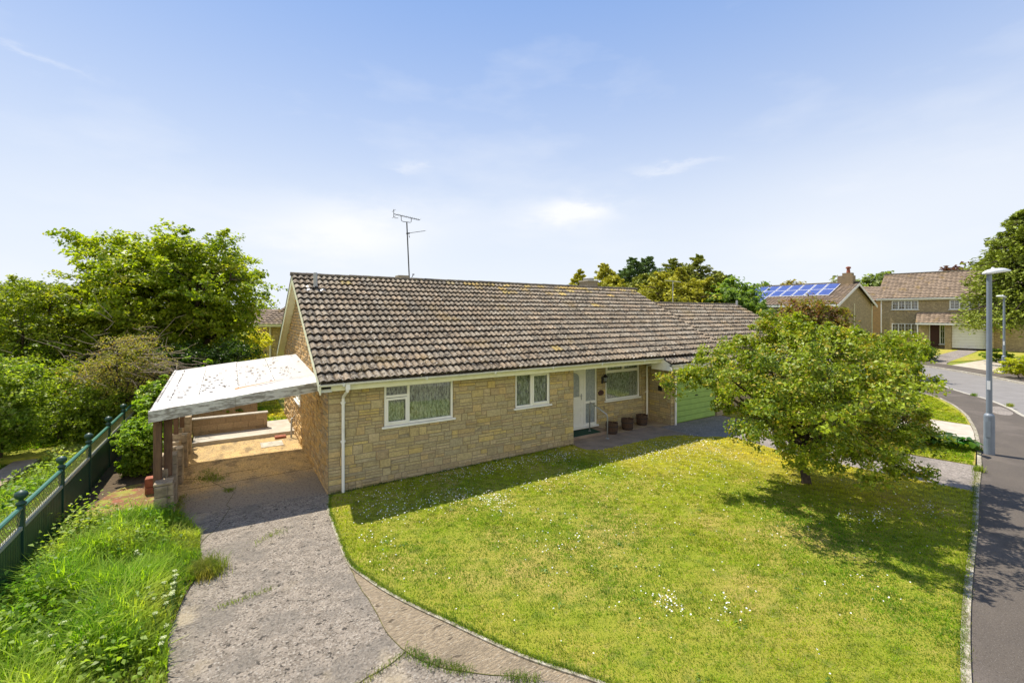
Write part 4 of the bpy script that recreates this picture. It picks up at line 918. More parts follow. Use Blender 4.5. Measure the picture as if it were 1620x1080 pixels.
# the two-storey house at the right
PA = CP(1394, 544, 46.0); PA = Vector((PA.x, PA.y, gz(PA.x, PA.y)))
ux = Vector((.666*RT[0]-.746*FW[0], .666*RT[1]-.746*FW[1], 0)); angA = atan2(ux.y, ux.x)
HA = thing('house', 'two storey stone house with tiled porch and white garage door across the road', 'house', tuple(PA)); TA = frame_(PA, angA)
WA = 12.5; HE = 4.78; DA = 8.2
gable_walls(TA, 0, WA, 0, DA, HE, 2.55, 'farstone', HA)
r_ = MB(); far_slope(r_, TA, -.35, WA+.35, -.24, HE-.04, DA/2, HE+2.62, 2); far_slope(r_, TA, -.35, WA+.35, DA+.24, HE-.04, DA/2, HE+2.62, 3)
ra = r_.build('roof', 'farTile', HA)
g = MB(); g.tube([TA(-.35, DA/2, HE+2.66), TA(WA+.35, DA/2, HE+2.66)], .12, 8); g.build('ridge', 'ridge', ra)
trim(HA, TA, [(-.35, WA+.35, -.24, -.20, HE-.24, HE-.05)], 'fascia'); trim(HA, TA, [(-.35, WA+.35, -.34, -.245, HE-.14, HE-.05)], 'gutter')
trim(HA, TA, [(-.02, .06, -.1, -.01, 0, HE-.2)], 'downpipe')
fwin(HA, TA, .85, 2.85, 3.62, 4.50, 0); fwin(HA, TA, 5.05, 7.0, 3.62, 4.50, 0, 3); fwin(HA, TA, .85, 2.85, 1.0, 2.22, 0)
g = MB(); r_ = MB(); far_slope(r_, TA, 2.75, 9.2, -1.0, 2.32, -.02, 3.30, 5); r_.face([TA(2.75, -.95, 2.3), TA(9.2, -.95, 2.3), TA(9.2, 0, 2.3), TA(2.75, 0, 2.3)], (.3, .3, .25), 0); r_.build('porch_roof', 'farTile', HA)
trim(HA, TA, [(2.75, 9.2, -1.06, -1.0, 2.14, 2.32)], 'porch_fascia'); trim(HA, TA, [(2.84, 2.92, -.98, -.90, 0, 2.2)], 'porch_post')
trim(HA, TA, [(2.95, 3.62, -.55, -.02, -.2, 2.28), (4.78, 5.22, -.80, -.02, -.2, 2.28), (7.45, 7.9, -.80, -.02, -.2, 2.28)], 'porch_pier', 'farstone')
trim(HA, TA, [(3.72, 4.34, -.16, -.04, .05, 2.15)], 'front_door', 'maroon'); trim(HA, TA, [(3.63, 3.71, -.2, -.02, 0, 2.2)], 'door_frame')
fwin(HA, TA, 4.38, 4.76, .3, 2.15, -.1, 1, nm='side_light')
g = MB(); z_ = 0
while z_ < 2.10: g.box(5.24, 7.43, -.55, -.51, z_+.01, min(z_+.26, 2.12), T=TA, bev=.01); z_ += .26
g.build('garage_door', 'white', HA, clean=True)
# the house with solar panels
PS = CP(1380, 530, 44.5); PS = Vector((PS.x, PS.y, .6))
# gable end runs from its right corner (px 1380) to the left corner (px ~1322)
gd = CP(1322.6, 530, 38.5)-CP(1380, 530, 44.5); gd.z = 0; Ls = gd.length
HS = thing('house', 'stone house with blue solar panels on its roof and a chimney, behind the lawn tree', 'house', tuple(PS))
angS = atan2(gd.y, gd.x)+pi/2            # local -x runs along the ridge away to the left
# local: +x = out of gable wall?, y: along gable.  gable plane x=0, body to +x
Dg = Ls; HEs = 4.42
def TS(x, y, z): return Vector((PS.x+gdn.x*y+rdn.x*x, PS.y+gdn.y*y+rdn.y*x, PS.z+z))
gdn = gd.normalized()
rdn = Vector((-gdn.y, gdn.x, 0)); rdn = rdn if rdn.dot(Vector((-RT[0], -RT[1], 0))) > 0 else -rdn
gable_walls(TS, 0, 10.0, 0, Dg, HEs, 1.75, 'farstone', HS)
r_ = MB(); far_slope(r_, TS, -.3, 10.3, Dg+.4, HEs-.15, Dg/2, HEs+1.88, 7); far_slope(r_, TS, -.3, 10.3, -.4, HEs-.15, Dg/2, HEs+1.88, 8); rs = r_.build('roof', 'farTile', HS)
g = MB(); g.tube([TS(-.3, Dg/2, HEs+1.93), TS(10.3, Dg/2, HEs+1.93)], .12, 8); g.build('ridge', 'ridge', rs)
g = MB()
for (ya, yb) in ((Dg+.4, Dg/2), (-.4, Dg/2)):
    g.raw([TS(-.33, ya, HEs-.4), TS(-.33, yb, HEs+1.65), TS(-.33, yb, HEs+1.88), TS(-.33, ya, HEs-.14), TS(-.29, ya, HEs-.4), TS(-.29, yb, HEs+1.65), TS(-.29, yb, HEs+1.88), TS(-.29, ya, HEs-.14)], [(0, 1, 2, 3), (4, 7, 6, 5), (0, 4, 5, 1), (2, 6, 7, 3), (0, 3, 7, 4)])
g.build('barge_board', 'white', HS, clean=True)
trim(HS, TS, [(-.1, -.02, .3, .38, 0, HEs), (-.1, -.02, Dg*.55, Dg*.55+.06, 0, 4.4)], 'downpipe', 'cream'); trim(HS, TS, [(-.3, 10.3, Dg+.38, Dg+.44, HEs-.36, HEs-.16)], 'fascia')
fwin(HS, lambda x, y, z: TS(x, Dg-y, z), 7.6, 9.4, 2.7, 3.9, 0, 2, False); fwin(HS, lambda x, y, z: TS(x, Dg-y, z), 3, 5, 2.7, 3.9, 0, 2, False)
g = MB(); g.box(.1, 1.3, Dg/2-.4, Dg/2+.4, HEs+1.2, HEs+2.6, T=TS, col=(.3, .22, .13)); g.box(.2, .95, Dg/2-.3, Dg/2+.3, HEs+2.6, HEs+2.85, T=TS, col=(.3, .22, .13)); cs = g.build('chimney', 'stone', HS, clean=True)
g = MB(); c = TS(.55, Dg/2, HEs+2.85); g.lathe(tuple(c), [(.16, 0), (.12, .4), (.2, .42), (.2, .55), (.05, .62)], 10); g.build('chimney_pot', 'brickred', cs)
pn = sqrt((Dg/2+.4)**2+2.03**2)
def SP(x, s, h): # s from eave
    t = s/pn; y = (Dg+.4)+(Dg/2-(Dg+.4))*t; zz = HEs-.15+2.03*t; return TS(x, y, zz+h)
for (row, c0, c1) in ((2, 0, 8), (1, 0, 8), (0, 5, 8)):
    for k in range(int(c0), int(c1)):
        xa = 1.0+k*1.04; sa = .45+row*1.68
        g = MB(); P = [SP(xa+.03, sa, .14), SP(xa+1.0, sa, .14), SP(xa+1.0, sa+1.63, .14), SP(xa+.03, sa+1.63, .14)]; Q = [p-Vector((0, 0, .05)) for p in P]
        g.raw(P+Q, [(0, 1, 2, 3), (0, 4, 5, 1), (1, 5, 6, 2), (2, 6, 7, 3), (3, 7, 4, 0)]); o = g.build('solar_panel', 'lamphead', HS, clean=True)
        g = MB(); P = [SP(xa+.075, sa+.045, .15), SP(xa+.955, sa+.045, .15), SP(xa+.955, sa+1.585, .15), SP(xa+.075, sa+1.585, .15)]; g.face(P); g.build('cell', 'solar', o)
# a plain brick block between the two houses
PB = CP(1377, 530, 60); HB = thing('house', 'orange brick house partly hidden between the two stone houses', 'house', (PB.x, PB.y, 1)); TB = frame_((PB.x, PB.y, 1), AZ-pi/2)
gable_walls(TB, 0, 9, 0, 7, 4.9, 2, 'farbrick', HB); r_ = MB(); far_slope(r_, TB, -.3, 9.3, -.3, 4.8, 3.5, 6.9, 12, .5, .5); far_slope(r_, TB, -.3, 9.3, 7.3, 4.8, 3.5, 6.9, 13, .5, .5); r_.build('roof', 'farTile', HB)
# behind the gable on the left
PC = CP(419, 560, 27); PC.z = 0; HC = thing('house', 'stone house with dark tiled roof seen behind the bungalow gable at the left', 'house', tuple(PC)); TC = frame_(tuple(PC), AZ-pi/2-.12)
gable_walls(TC, 0, 7, 0, 7, 3.45, 1.75, 'farstone', HC); r_ = MB(); far_slope(r_, TC, -.3, 7.3, -.35, 3.38, 3.5, 4.9, 14); far_slope(r_, TC, -.3, 7.3, 7.3, 3.38, 3.5, 4.9, 15); r_.build('roof', 'farTile', HC)
trim(HC, TC, [(-.3, 7.3, -.42, -.36, 3.25, 3.42)], 'fascia', 'cream'); trim(HC, TC, [(.35, .42, -.08, -.01, 0, 3.3)], 'downpipe')
PD = CP(392, 560, 44); PD.z = 0; HD = thing('house', 'pale gabled house far behind the bungalow at the left, above the yellow shrub', 'house', tuple(PD)); TD = frame_(tuple(PD), AZ-pi/2+.5)
gable_walls(TD, 0, 6, 0, 6, 3.0, 1.4, 'farbrick', HD); r_ = MB(); far_slope(r_, TD, -.3, 6.3, -.3, 3, 3, 4.5, 16, .4, .4); far_slope(r_, TD, -.3, 6.3, 6.3, 3, 3, 4.5, 17, .4, .4); r_.build('roof', 'farTile', HD)
trim(HD, TD, [(-.35, 6.3, -.36, -.3, 2.8, 3.0)], 'fascia')
# a second aerial far behind the garage roof
p = CP(1064.5, 470, 30); AE2 = thing('tv_aerial', 'small thin tv aerial in front of the yellow conifers behind the garage roof', 'aerial', (p.x, p.y, 2.5))
g = MB(); g.tube([(p.x, p.y, 2.5), tuple(CP(1064.5, 445, 30))], .025, 6); g.build('mast', 'lead', AE2)
g = MB(); g.tube([tuple(CP(1052, 443.5, 30)), tuple(CP(1077, 446, 30))], .018, 5); g.build('boom', 'lead', AE2)
# back garden timber fence
TF = thing('timber_fence', 'dark timber fence across the back garden behind the carport', 'fence', (-4, 15.5, 0)); g = MB(); x = -9.5
while x < 1.2: g.box(x, x+.14, 15.5, 15.52, .1, 1.62+.01*sin(x*9)); x += .145
g.build('boards', 'wood', TF); 
for z_ in (.5, 1.3): g = MB(); g.box(-9.5, 1.2, 15.46, 15.498, z_, z_+.08); g.build('rail', 'wood', TF)
# ------------------------------------------------------------------ vegetation
def blob(px, py, d, rx, ry, ct=1.0, wt=None):
    c = CP(px, py, d); a = rx/F*d; b = ry/F*d; return (c.x, c.y, c.z, a, a*.95, b, wt or a*a*b, ct)
def tree(name, label, cat, base, blobs, ncl, nlf, lf, cr, ca, cb, tr, group=None, flat=.6, m='leaf', minz=.1, surf=.5, up=.6, nlimb=9, accent=None, droop=0, twigs=True, wr=.62, fork=.35):
    t = thing(name, label, cat, tuple(base), group); base = Vector(base)
    w = np.array([b[6] for b in blobs]); w = w/w.sum(); idx = rng.choice(len(blobs), ncl, p=w); Bb = np.array([b[:6] for b in blobs])[idx]
    d = norm(rng.normal(size=(ncl, 3))); r = rng.random(ncl)**surf
    lump = 1+.16*np.sin(d[:, 0]*5+idx*2)*np.cos(d[:, 1]*6+1)+.10*rng.normal(size=ncl)
    C = Bb[:, :3]+d*(r*lump).reshape(-1, 1)*Bb[:, 3:6]; keep = C[:, 2] > base.z+minz; C = C[keep]; idx = idx[keep]; d = d[keep]; n = len(C)
    ct = rng.random(n)*.8+.1
    per = max(3, nlf//n); k = np.repeat(np.arange(n), per); sz = (cr*rng.uniform(.55, 1.35, n))[k].reshape(-1, 1)
    sub = norm(rng.normal(size=(n*6, 3)))*(rng.random((n*6, 1))**.5)*.85; ks = k*6+rng.integers(0, 6, n*per)   # leafy shoots within each clump
    off = (sub[ks]+norm(rng.normal(size=(n*per, 3)))*(rng.random((n*per, 1))**.6)*.42)*np.array([1, 1, flat])*sz; off[:, 2] -= droop*np.hypot(off[:, 0], off[:, 1])
    P = C[k]+off; out = norm(P-np.array([[base.x, base.y, base.z+(C[:, 2].mean()-base.z)*.8]]))
    Nr = norm(rng.normal(size=P.shape))*.75+np.array([[0, 0, up]])+out*.35
    q = np.clip(ct[k]*.6+rng.random(n*per)*.55, 0, 1).reshape(-1, 1); cols = (np.array(ca)*(1-q)+np.array(cb)*q)*np.array([[1.75, 1.65, 1.3]])
    cols *= rng.uniform(.8, 1.2, (len(P), 1))
    if accent is not None:
        a = rng.random(len(P)) < accent[1]; a |= (rng.random(n) < accent[1]*.8)[k] & (rng.random(len(P)) < .5); cols[a] = np.array(accent[0])*1.4*rng.uniform(.8, 1.2, (a.sum(), 1))
    keep = P[:, 2] > base.z+.03
    leaves('crown', P[keep], Nr[keep], lf*rng.uniform(.6, 1.3, keep.sum()), cols[keep], m, t, wr=wr)
    g = MB(); top = C[:, 2].max(); fz = base.z+(top-base.z)*fork*.6; ctr = C.mean(0); fk = Vector((base.x+(ctr[0]-base.x)*.06, base.y+(ctr[1]-base.y)*.06, fz))
    g.tube([base-Vector((0, 0, .1)), base.lerp(fk, .15), base.lerp(fk, .6)+Vector((rng.normal()*.04, rng.normal()*.04, 0)), fk], [tr*1.35, tr, tr*.88, tr*.8], 9)
    sel = rng.choice(n, min(nlimb, n), replace=False); nodes = []
    for s in sel:
        e = Vector(C[s]); pts = [fk]; 
        for q in (.3, .6, .85): 
            p = fk.lerp(e, q); p.z += (1-q)*q*(e-fk).length*.25; pts.append(p+Vector(rng.normal(size=3))*(e-fk).length*.03)
        pts.append(e); g.tube(pts, [tr*.62, tr*.42, tr*.28, tr*.17, tr*.07], 6, caps=False); nodes += [(p, tr*(.26-.05*i)) for i, p in enumerate(pts[1:])]
    if twigs:
        NA = np.array([tuple(p) for p, _ in nodes])
        for s in range(n):
            e = C[s]; q = np.argmin(((NA-e)**2).sum(1)); a = Vector(NA[q]); b = Vector(e); mdl = a.lerp(b, .55)+Vector((rng.normal()*.05, rng.normal()*.05, abs((b-a).length)*.1))
            r0 = max(.006, nodes[q][1]*.35); g.tube([a, mdl, b], [r0, r0*.6, .004], 4, caps=False)
    g.build('trunk', 'bark', t, smooth=True); return t
def gp(px, py, d):
    p = CP(px, py, d); return (p.x, p.y, gz(p.x, p.y))
GA1 = (.045, .085, .012); GB1 = (.17, .22, .028)
# the lawn tree
tb = (9.65, -5.36, 0.0); D0 = 10.54
tree('lawn_tree', 'wide spreading light green tree standing on the front lawn', 'tree', tb,
     [blob(1265, 590, 10.6, 125, 84, 1), blob(1150, 610, 10.4, 78, 62), blob(1385, 610, 10.6, 76, 80), blob(1200, 570, 10.9, 90, 55), blob(1330, 670, 10.3, 100, 58), blob(1210, 660, 10.2, 55, 46), blob(1420, 575, 11, 40, 45), blob(1265, 715, 10.0, 40, 22), blob(1090, 600, 10.7, 42, 30), blob(1300, 545, 11.3, 100, 45), blob(1360, 735, 9.7, 50, 18), blob(1425, 745, 9.6, 24, 10, wt=.06), blob(1060, 600, 10.5, 18, 9, wt=.05), blob(1210, 728, 9.6, 12, 20, wt=.04), blob(1445, 645, 10.6, 28, 40),
      blob(1320, 610, 8.3, 110, 72), blob(1225, 610, 8.6, 85, 62), blob(1400, 620, 8.6, 55, 70), blob(1190, 640, 9.4, 60, 50), blob(1400, 560, 11.2, 55, 42), blob(1435, 590, 10.6, 34, 50), blob(1240, 530, 11.4, 60, 36), blob(1340, 715, 9.0, 70, 24), blob(1270, 700, 9.4, 90, 34), blob(1250, 665, 8.8, 80, 40), blob(1400, 722, 9.5, 36, 10, wt=.1), blob(1440, 745, 9.4, 16, 8, wt=.05), blob(1180, 640, 8.9, 50, 40), blob(1375, 690, 9.2, 50, 26)],
     470, 92000, .072, .37, (.018, .055, .004), (.205, .26, .016), .10, flat=.65, m='leafgloss', surf=.36, accent=((.32, .27, .035), .12), nlimb=20, minz=.5, fork=.3, up=.5)
# big maple, hedge trees and shrubs at the left
tree('maple_tree', 'tall broad bright green maple behind the carport at the left', 'tree', gp(290, 590, 21),
     [blob(270, 460, 21, 128, 82), blob(235, 420, 21, 70, 48), blob(310, 410, 21.5, 80, 45), blob(395, 440, 21, 52, 34), blob(370, 520, 21, 44, 50), blob(290, 540, 20.5, 90, 52), blob(185, 490, 20, 48, 56), blob(165, 392, 20.5, 46, 20, wt=1.2), blob(135, 380, 20.5, 26, 10, wt=.35), blob(420, 478, 21, 22, 10, wt=.2), blob(278, 366, 21, 13, 9, wt=.06), blob(285, 388, 21, 22, 14, wt=.2)],
     620, 72000, .17, .78, (.035, .08, .008), (.235, .285, .020), .26, flat=.6, surf=.42, accent=((.26, .25, .04), .08), nlimb=16, minz=.5, fork=.4, twigs=True)
tree('hedgerow_tree', 'dense green hedgerow tree at the far left edge, left of the maple', 'tree', gp(60, 640, 17),
     [blob(45, 525, 17, 75, 95), blob(0, 560, 16, 60, 110), blob(100, 565, 17.5, 60, 80), blob(-40, 520, 17, 60, 80), blob(70, 478, 19, 60, 34), blob(60, 610, 16, 80, 60)], 480, 42000, .12, .6, (.03, .065, .008), (.21, .255, .024), .16, surf=.42, accent=((.25, .25, .03), .08), minz=.2)
tree('hedgerow_tree', 'hedgerow tree with yellowish tops between the left edge tree and the maple', 'tree', gp(150, 600, 19),
     [blob(150, 510, 18.5, 55, 80), blob(125, 470, 19, 40, 40), blob(190, 545, 18, 50, 60)], 230, 20000, .12, .6, (.03, .07, .008), (.24, .28, .024), .14, surf=.42, accent=((.28, .26, .03), .12), minz=.2)
tree('hedgerow_tree', 'low dark hedgerow tree with thin bare tops against the sky at the left edge', 'tree', gp(20, 560, 27),
     [blob(20, 485, 27, 60, 40), blob(80, 480, 27, 50, 32), blob(-60, 485, 27, 60, 42)], 220, 14000, .15, .7, (.03, .055, .012), (.12, .14, .03), .14, surf=.42, minz=.2)
tree('leafy_bush', 'bright leafy bush left of the dirt path at the left edge', 'bush', gp(0, 700, 12.3),
     [blob(5, 655, 12.2, 58, 42), blob(-8, 692, 12.2, 44, 26), blob(20, 668, 12.4, 46, 30), blob(0, 690, 12.3, 48, 36), blob(-20, 640, 12, 60, 70), blob(15, 610, 12.5, 60, 40)], 220, 18000, .085, .36, (.035, .09, .012), (.24, .30, .04), .05, surf=.5, minz=-.1, accent=((.30, .32, .12), .06))
tree('leafy_bush', 'dark bramble bush behind the bright one, beside the dirt path', 'bush', gp(95, 660, 14),
     [blob(95, 625, 15, 60, 52), blob(150, 625, 14, 46, 40), blob(60, 590, 16, 60, 56), blob(195, 640, 14.5, 36, 30), blob(110, 660, 13.5, 40, 24), blob(120, 668, 14, 50, 16)], 300, 20000, .09, .45, (.022, .055, .006), (.17, .22, .025), .05, surf=.5, minz=-.1)
tree('bramble_bank', 'low bramble bank under the hedgerow trees beyond the dirt path', 'bramble', gp(70, 690, 14), [blob(30, 668, 13.6, 50, 22), blob(90, 672, 13.8, 46, 22), blob(150, 655, 14.2, 44, 24), blob(-20, 672, 13.4, 40, 24), blob(60, 650, 15.5, 90, 30)], 260, 18000, .085, .4, (.024, .06, .006), (.17, .22, .03), .04, surf=.5, minz=-.1, nlimb=5)
tree('thorn_shrub', 'half dead olive shrub with bare twigs in front of the maple', 'shrub', gp(195, 640, 14.5),
     [blob(195, 590, 14.5, 58, 42), blob(235, 572, 14.8, 36, 32), blob(150, 600, 14.5, 40, 30), blob(200, 545, 15, 45, 22)], 260, 8500, .06, .32, (.09, .10, .022), (.24, .235, .07), .07, surf=.5, minz=.1, fork=.5, accent=((.26, .17, .08), .14))
sg = MB(); rr = random.Random(6)
c0 = CP(200, 560, 14.3)
for i in range(110):
    a = rr.uniform(0, 2*pi); el = rr.uniform(-.2, .9); l = rr.uniform(.35, 1.3); p = c0+Vector((rr.gauss(0, .75), rr.gauss(0, .6), rr.gauss(-.1, .45))); dd = Vector((cos(a)*cos(el), sin(a)*cos(el), sin(el)))
    pts = [p]
    for k in range(4): dd = (dd+Vector((rr.gauss(0, .2), rr.gauss(0, .2), rr.gauss(-.05, .15)))).normalized(); pts.append(pts[-1]+dd*l/4)
    sg.tube(pts, [.009, .007, .005, .004, .002], 4, caps=False)
for i in range(40):
    p = CP(265, 575, 14.6)+Vector((rr.gauss(-.3, .4), rr.gauss(0, .3), rr.gauss(0, .2))); dd = Vector((RT[0]+rr.gauss(0, .25), RT[1]+rr.gauss(0, .25), -.15+rr.gauss(0, .15))).normalized(); pts = [p]
    for k in range(4): dd = (dd+Vector((rr.gauss(0, .12), rr.gauss(0, .12), rr.gauss(-.03, .1)))).normalized(); pts.append(pts[-1]+dd*.25)
    sg.tube(pts, [.011, .009, .007, .005, .003], 4, caps=False)
tw_parent = [o for o in bpy.data.objects if o.name.startswith('thorn_shrub')][0]; sg.build('bare_twig', 'twig', tw_parent)
def shrub(label, x, y, r, h, n, lf, ca, cb, name='elder_shrub', cat='shrub', accent=None, m='leaf', cr=.22, nc=None, zb=0, group=None, up=.6, wr=.62, flat=.6):
    return tree(name, label, cat, (x, y, zb), [(x, y, zb+h*.55, r, r, h*.5, 1, 1), (x+r*.35, y-r*.3, zb+h*.45, r*.7, r*.7, h*.42, .5, 1), (x-r*.35, y+r*.3, zb+h*.5, r*.65, r*.65, h*.5, .5, 1)], nc or max(30, n//70), n, lf, cr, ca, cb, .035, group, surf=.42, minz=-.05, nlimb=6, accent=accent, m=m, up=up, wr=wr, flat=flat)
EL = ((.04, .105, .012), (.19, .27, .030))
shrub('bright green elder shrub between the green fence and the near carport post', -3.72, 3.7, .46, 1.35, 8000, .085, *EL); shrub('bright green elder shrub in the middle of the row beside the carport', -3.70, 5.0, .50, 1.6, 8000, .10, *EL)
shrub('taller elder shrub at the far end of the row, with a white flower head', -3.55, 6.6, .62, 2.05, 9000, .10, *EL, accent=((.55, .55, .35), .03)); shrub('elder shrub reaching over the far corner of the carport roof', -2.7, 8.9, .95, 2.25, 9000, .10, *EL)
shrub('low leafy plants in the raised bed behind the second block wall', -1.7, 8.35, .45, 1.25, 2500, .10, (.03, .08, .012), (.13, .2, .03), 'bed_plant', 'plant')
tree('yellow_shrub', 'yellow leaved shrub below the far gabled house at the left', 'shrub', gp(405, 570, 25), [blob(405, 540, 25, 26, 22), blob(395, 560, 24, 30, 16)], 60, 4500, .12, .5, (.20, .22, .02), (.42, .40, .05), .05, minz=-.2)
tree('far_tree', 'small green tree behind the far gabled house at the left', 'tree', gp(405, 540, 62), [blob(408, 500, 62, 34, 22), blob(385, 510, 62, 30, 18)], 60, 4000, .5, 1.6, (.05, .09, .015), (.17, .21, .04), .2)
tree('dark_shrub', 'dark green shrub at the foot of the maple behind the carport', 'shrub', gp(330, 590, 18), [blob(310, 570, 18, 80, 26), blob(370, 560, 18.5, 36, 30), blob(240, 585, 17, 40, 24)], 170, 12000, .1, .5, (.012, .035, .006), (.06, .10, .015), .07, minz=-.1)
# conifers and trees behind the roof
def conifer(label, px, pytop, pybase, d, wpx, ca, cb, seed=1, tips=None, nlev=16, name='conifer', group=None, n=9000, lf=.35, irreg=.25, droop=.25, base_open=0, upturn=0, expo=.6):
    top = CP(px, pytop, d); zb = gz(top.x, top.y); H = top.z-zb; R = wpx/F*d; t = thing(name, label, 'tree', (top.x, top.y, zb), group); r = np.random.default_rng(seed)
    P = []; T_ = []; K = []; g = MB(); g.tube([(top.x, top.y, zb), (top.x, top.y, zb+H*.6), (top.x, top.y, top.z)], [.035*H*.7, .02*H*.6, .015], 8)
    nb = nlev*9; per = n//nb
    for i in range(nb):
        f = (i+.5)/nb; z0 = zb+H*(base_open+(1-base_open)*f); L_ = R*min(1, (1-f)**expo*(1+r.normal()*irreg)+.05); a = r.uniform(0, 2*pi)+i*2.4; dv = np.array([cos(a), sin(a), 0]); L_ = max(L_, .08*R)
        g.tube([(top.x, top.y, z0), (top.x+dv[0]*L_*.6, top.y+dv[1]*L_*.6, z0+L_*(.05-droop*.3+upturn*.3)), (top.x+dv[0]*L_, top.y+dv[1]*L_, z0-L_*droop+upturn*L_)], [.02*L_+.01, .012*L_+.006, .004], 4, caps=False)
        s = r.random(per)**.6; w_ = (.10+.28*(1-s))*L_; side = np.array([-sin(a), cos(a), 0])
        p = np.array([top.x, top.y, z0])+dv*(s*L_).reshape(-1, 1)+side*(r.normal(size=per)*w_*.6).reshape(-1, 1); p[:, 2] += -droop*L_*s**1.4+upturn*L_*s**2+r.normal(size=per)*.05*L_-np.abs(r.normal(size=per))*.06*L_
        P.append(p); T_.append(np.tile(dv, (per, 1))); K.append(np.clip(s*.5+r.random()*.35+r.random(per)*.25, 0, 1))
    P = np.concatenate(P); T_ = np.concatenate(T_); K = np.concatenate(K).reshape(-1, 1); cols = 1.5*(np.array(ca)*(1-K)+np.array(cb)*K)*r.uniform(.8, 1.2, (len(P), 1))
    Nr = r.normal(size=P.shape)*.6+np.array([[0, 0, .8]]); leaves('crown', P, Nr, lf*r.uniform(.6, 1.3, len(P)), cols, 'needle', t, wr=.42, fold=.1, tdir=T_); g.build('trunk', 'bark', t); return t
YL = ((.10, .125, .015), (.40, .37, .04)); DG_ = ((.035, .072, .03), (.10, .15, .05)); MG = ((.06, .095, .018), (.24, .25, .04))
for i, (lab, px, pt_, d, w, c, ir) in enumerate([
    ('small golden conifer left of the chimney cap behind the ridge', 917, 427, 36, 26, YL, .3), ('golden conifer with a rounded top right of the chimney cap', 956, 417, 37, 36, YL, .3), ('dark green spruce left of the two dark ones behind the ridge', 1002, 408, 40, 34, DG_, .25),
    ('taller dark green spruce behind the end of the bungalow ridge', 1026, 406, 41, 36, DG_, .25), ('bushy gold and green conifer between the spruces and the small aerial', 1064, 410, 39, 40, MG, .4), ('golden conifer low in front behind the garage ridge', 1045, 430, 34, 48, YL, .35),
    ('tallest spiky green gold conifer right of the small aerial', 1104, 404, 38, 36, MG, .45), ('golden conifer behind the small aerial', 1078, 424, 35, 36, YL, .35), ('small green gold conifer at the right of the conifer row', 1134, 429, 38, 34, MG, .4), ('low golden conifer beside the rounded green tree', 1122, 440, 35, 32, YL, .4),
    ('dark green conifer filling the gap left of the spruces', 982, 428, 41, 34, DG_, .3), ('low gold conifer between the chimney cap and the spruces', 972, 437, 36, 40, YL, .35), ('low mixed green conifer in front of the taller spruce', 1018, 434, 37, 46, MG, .35),
    ('mixed green conifer behind the small aerial', 1088, 422, 40, 44, MG, .35), ('green conifer at the right end of the row behind the leafy tree', 1150, 436, 40, 40, DG_, .35)]):
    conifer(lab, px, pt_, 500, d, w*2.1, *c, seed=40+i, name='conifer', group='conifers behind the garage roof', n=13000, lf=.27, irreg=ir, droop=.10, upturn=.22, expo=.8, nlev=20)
tree('rounded_tree', 'mid green leafy tree just right of the conifers behind the garage ridge', 'tree', gp(1165, 500, 34), [blob(1165, 470, 34, 32, 26), blob(1180, 480, 33, 28, 22), blob(1145, 478, 34, 26, 18)], 120, 9000, .26, .8, (.03, .075, .02), (.15, .22, .06), .14, surf=.4)
for (lab, bl, ca, cb, n_) in (
    ('distant grey green wood to the left of the solar panel roof', [blob(1205, 465, 95, 24, 14), blob(1190, 470, 95, 18, 12), blob(1228, 468, 95, 24, 10)], (.06, .09, .025), (.16, .2, .06), 3000),
    ('distant olive tree top above the solar panels', [blob(1253, 456, 100, 14, 9)], (.09, .08, .02), (.2, .17, .05), 1200),
    ('distant green tree top left of the solar house chimney', [blob(1334, 456, 100, 20, 12)], (.06, .08, .02), (.16, .18, .05), 1500),
    ('distant round grey green tree between the two stone houses', [blob(1385, 458, 78, 24, 24), blob(1365, 470, 78, 20, 20), blob(1400, 470, 78, 18, 22)], (.055, .085, .03), (.15, .19, .075), 6000),
    ('distant purple leaved tree top above the two storey house', [blob(1520, 437, 85, 18, 12)], (.035, .015, .02), (.09, .04, .045), 1500),
    ('distant green tree behind the right end of the two storey house', [blob(1552, 432, 80, 24, 14), blob(1590, 430, 80, 30, 30)], (.06, .09, .02), (.18, .2, .05), 4000)):
    b0 = bl[0]; tree('distant_tree', lab, 'tree', (b0[0], b0[1], gz(b0[0], b0[1])), bl, max(16, n_//60), n_, .75, 2.0, ca, cb, .3, surf=.4, nlimb=5, twigs=False)
tree('bronze_tree', 'bronze and green leaved tree behind the lawn tree in front of the solar roof', 'tree', gp(1278, 560, 23), [blob(1278, 505, 23, 48, 34), blob(1245, 515, 22.5, 36, 26), blob(1305, 520, 22.5, 34, 32), blob(1262, 492, 23, 22, 16)], 170, 13000, .13, .5, (.05, .06, .012), (.17, .17, .035), .12, surf=.4, accent=((.17, .085, .05), .32))
tree('garden_bush', 'green bush beyond the lawn tree in front of the solar house gable', 'bush', gp(1320, 580, 24), [blob(1322, 545, 24, 30, 26), blob(1345, 552, 25, 24, 18)], 80, 6000, .11, .45, (.03, .08, .01), (.14, .22, .02), .06, minz=-.1)
tree('garden_bush', 'yellow green bush in front of the two storey house left window', 'bush', gp(1415, 575, 31), [blob(1400, 556, 29, 50, 28), blob(1372, 552, 28, 34, 26), blob(1436, 560, 29, 26, 22)], 150, 12000, .14, .55, (.07, .12, .012), (.25, .3, .03), .06, minz=-.1)
tree('garden_bush', 'dark rounded bush by the far kerb left of the house driveway', 'bush', gp(1458, 572, 36), [blob(1456, 556, 36, 22, 14), blob(1468, 562, 35.5, 12, 9)], 70, 5000, .13, .5, (.015, .045, .008), (.08, .14, .02), .05, minz=-.1)
conifer('large dark green conifer at the right edge in front of the two storey house', 1633, 326, 560, 31, 92, (.016, .042, .008), (.20, .235, .028), seed=77, name='fir_tree', n=34000, lf=.27, nlev=26, irreg=.12, droop=.26, upturn=.12, base_open=.30, expo=.55)
